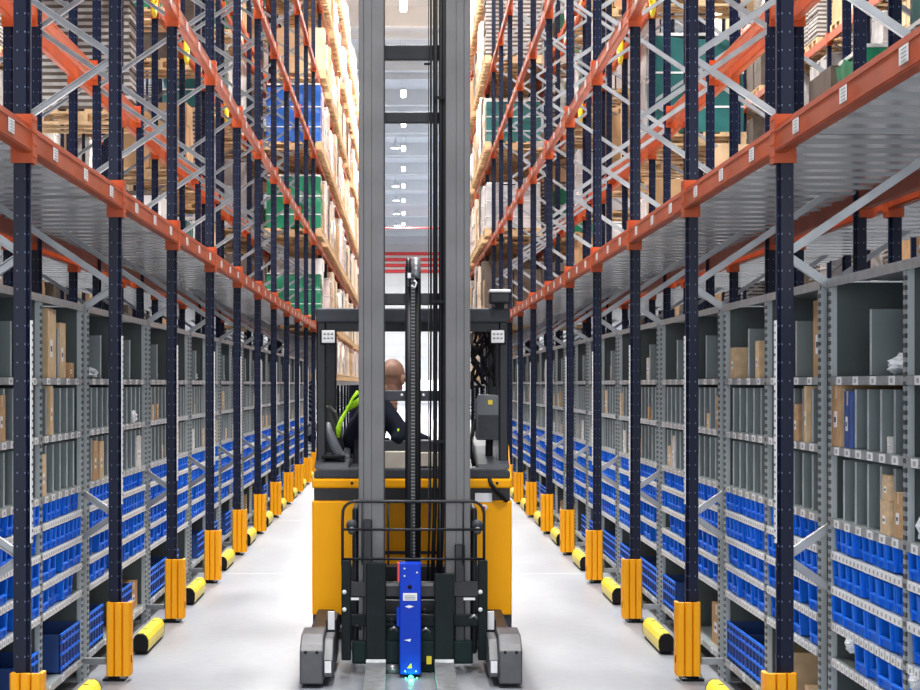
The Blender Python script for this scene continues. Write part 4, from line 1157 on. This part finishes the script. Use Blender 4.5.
# head and hands evaluated and fused with the body
h_me = bpy.data.meshes.new('head_part'); hb = head_bmesh(); hb.to_mesh(h_me); hb.free()
hd1 = hand_skin('hand_r', (-0.05, 12.90, 1.22), (-0.5, -0.35, -0.1), (0, 0, -1), DR)
hd2 = hand_skin('hand_l', (0.18, 13.42, 1.21), (0.8, -0.3, -0.1), (0, 0, -1), DR)
bpy.context.view_layer.update()
dg = bpy.context.evaluated_depsgraph_get()
fin = bmesh.new()
for o in (body_o, hd1, hd2):
    me = bpy.data.meshes.new_from_object(o.evaluated_get(dg)); fin.from_mesh(me)
pw = WPOS[DR.name]; h_me.transform(Matrix.Translation((-pw[0], -pw[1], -pw[2]))); fin.from_mesh(h_me)
fm = bpy.data.meshes.new('body_fused'); fin.to_mesh(fm); fin.free(); fm.materials.clear(); fm.materials.append(M_['skin'])
for p in fm.polygons: p.material_index = 0
bo = bpy.data.objects.new('human_body', fm); COL.objects.link(bo); bo.parent = DR
rm = bo.modifiers.new('remesh', 'REMESH'); rm.mode = 'VOXEL'; rm.voxel_size = 0.0055; rm.use_smooth_shade = True
sm = bo.modifiers.new('smooth', 'SMOOTH'); sm.factor = 0.5; sm.iterations = 2
bpy.context.view_layer.update(); dg = bpy.context.evaluated_depsgraph_get()
fused = bpy.data.meshes.new_from_object(bo.evaluated_get(dg)); bo.modifiers.clear(); bo.data = fused
fb_ = bmesh.new(); fb_.from_mesh(fused); seen = set(); isl = []
for v in fb_.verts:
    if v in seen: continue
    st_ = [v]; seen.add(v); comp = []
    while st_:
        q = st_.pop(); comp.append(q)
        for e in q.link_edges:
            o2 = e.other_vert(q)
            if o2 not in seen: seen.add(o2); st_.append(o2)
    isl.append(comp)
isl.sort(key=len); print('body islands', [len(c) for c in isl])
for comp in isl[:-1]: bmesh.ops.delete(fb_, geom=comp, context='VERTS')
for f in fb_.faces: f.smooth = True
fb_.to_mesh(fused); fb_.free()
for o in (body_o, hd1, hd2): bpy.data.objects.remove(o)
# clothes
jk = skin_obj('jacket', V[:4]+V[5:11], [(0, 1), (1, 2), (2, 3), (2, 4), (4, 5), (5, 6), (2, 7), (7, 8), (8, 9)],
              [0.15, 0.15, 0.165, 0.078, 0.078, 0.06, 0.042, 0.078, 0.06, 0.042], 'jacket', DR)
tr = skin_obj('trousers', [V[0]]+V[11:17], [(0, 1), (1, 2), (2, 3), (0, 4), (4, 5), (5, 6)], [0.13, 0.10, 0.075, 0.06, 0.10, 0.075, 0.06], 'trousers', DR)
# vest bands lying on the back and shoulder
zz_ = 13.12
vb = MB()
def band(pts, wd, m):
    for a, c in zip(pts, pts[1:]): vb.bar(a, c, wd, 0.07, m, up=(0, 1, 0))
vb.tube([(P(358, zz_), 13.09, Q(392, zz_)), (P(353, zz_), 13.06, Q(398, zz_)), (P(348, zz_), 13.05, Q(408, zz_)), (P(342, zz_), 13.04, Q(419, zz_)), (P(339, zz_), 13.04, Q(428, zz_)), (P(338.5, zz_), 13.05, Q(437, zz_))],
        [0.014, 0.009, 0.008, 0.014, 0.019, 0.014], 'hivis', 10)
vb.tube([(P(398.5, 13.1), 12.93, Q(428, 13.1)), (P(398, 13.1), 12.93, Q(433, 13.1)), (P(397.5, 13.1), 12.93, Q(438, 13.1))], 0.006, 'hivis', 8)
vb.tube([(-0.36, 13.12, 1.44), (-0.27, 13.08, 1.5), (-0.15, 13.07, 1.49)], [0.02, 0.022, 0.02], 'hivis', 10)
vb.build('hi_vis_vest', DR)
print('objects', len(bpy.data.objects))
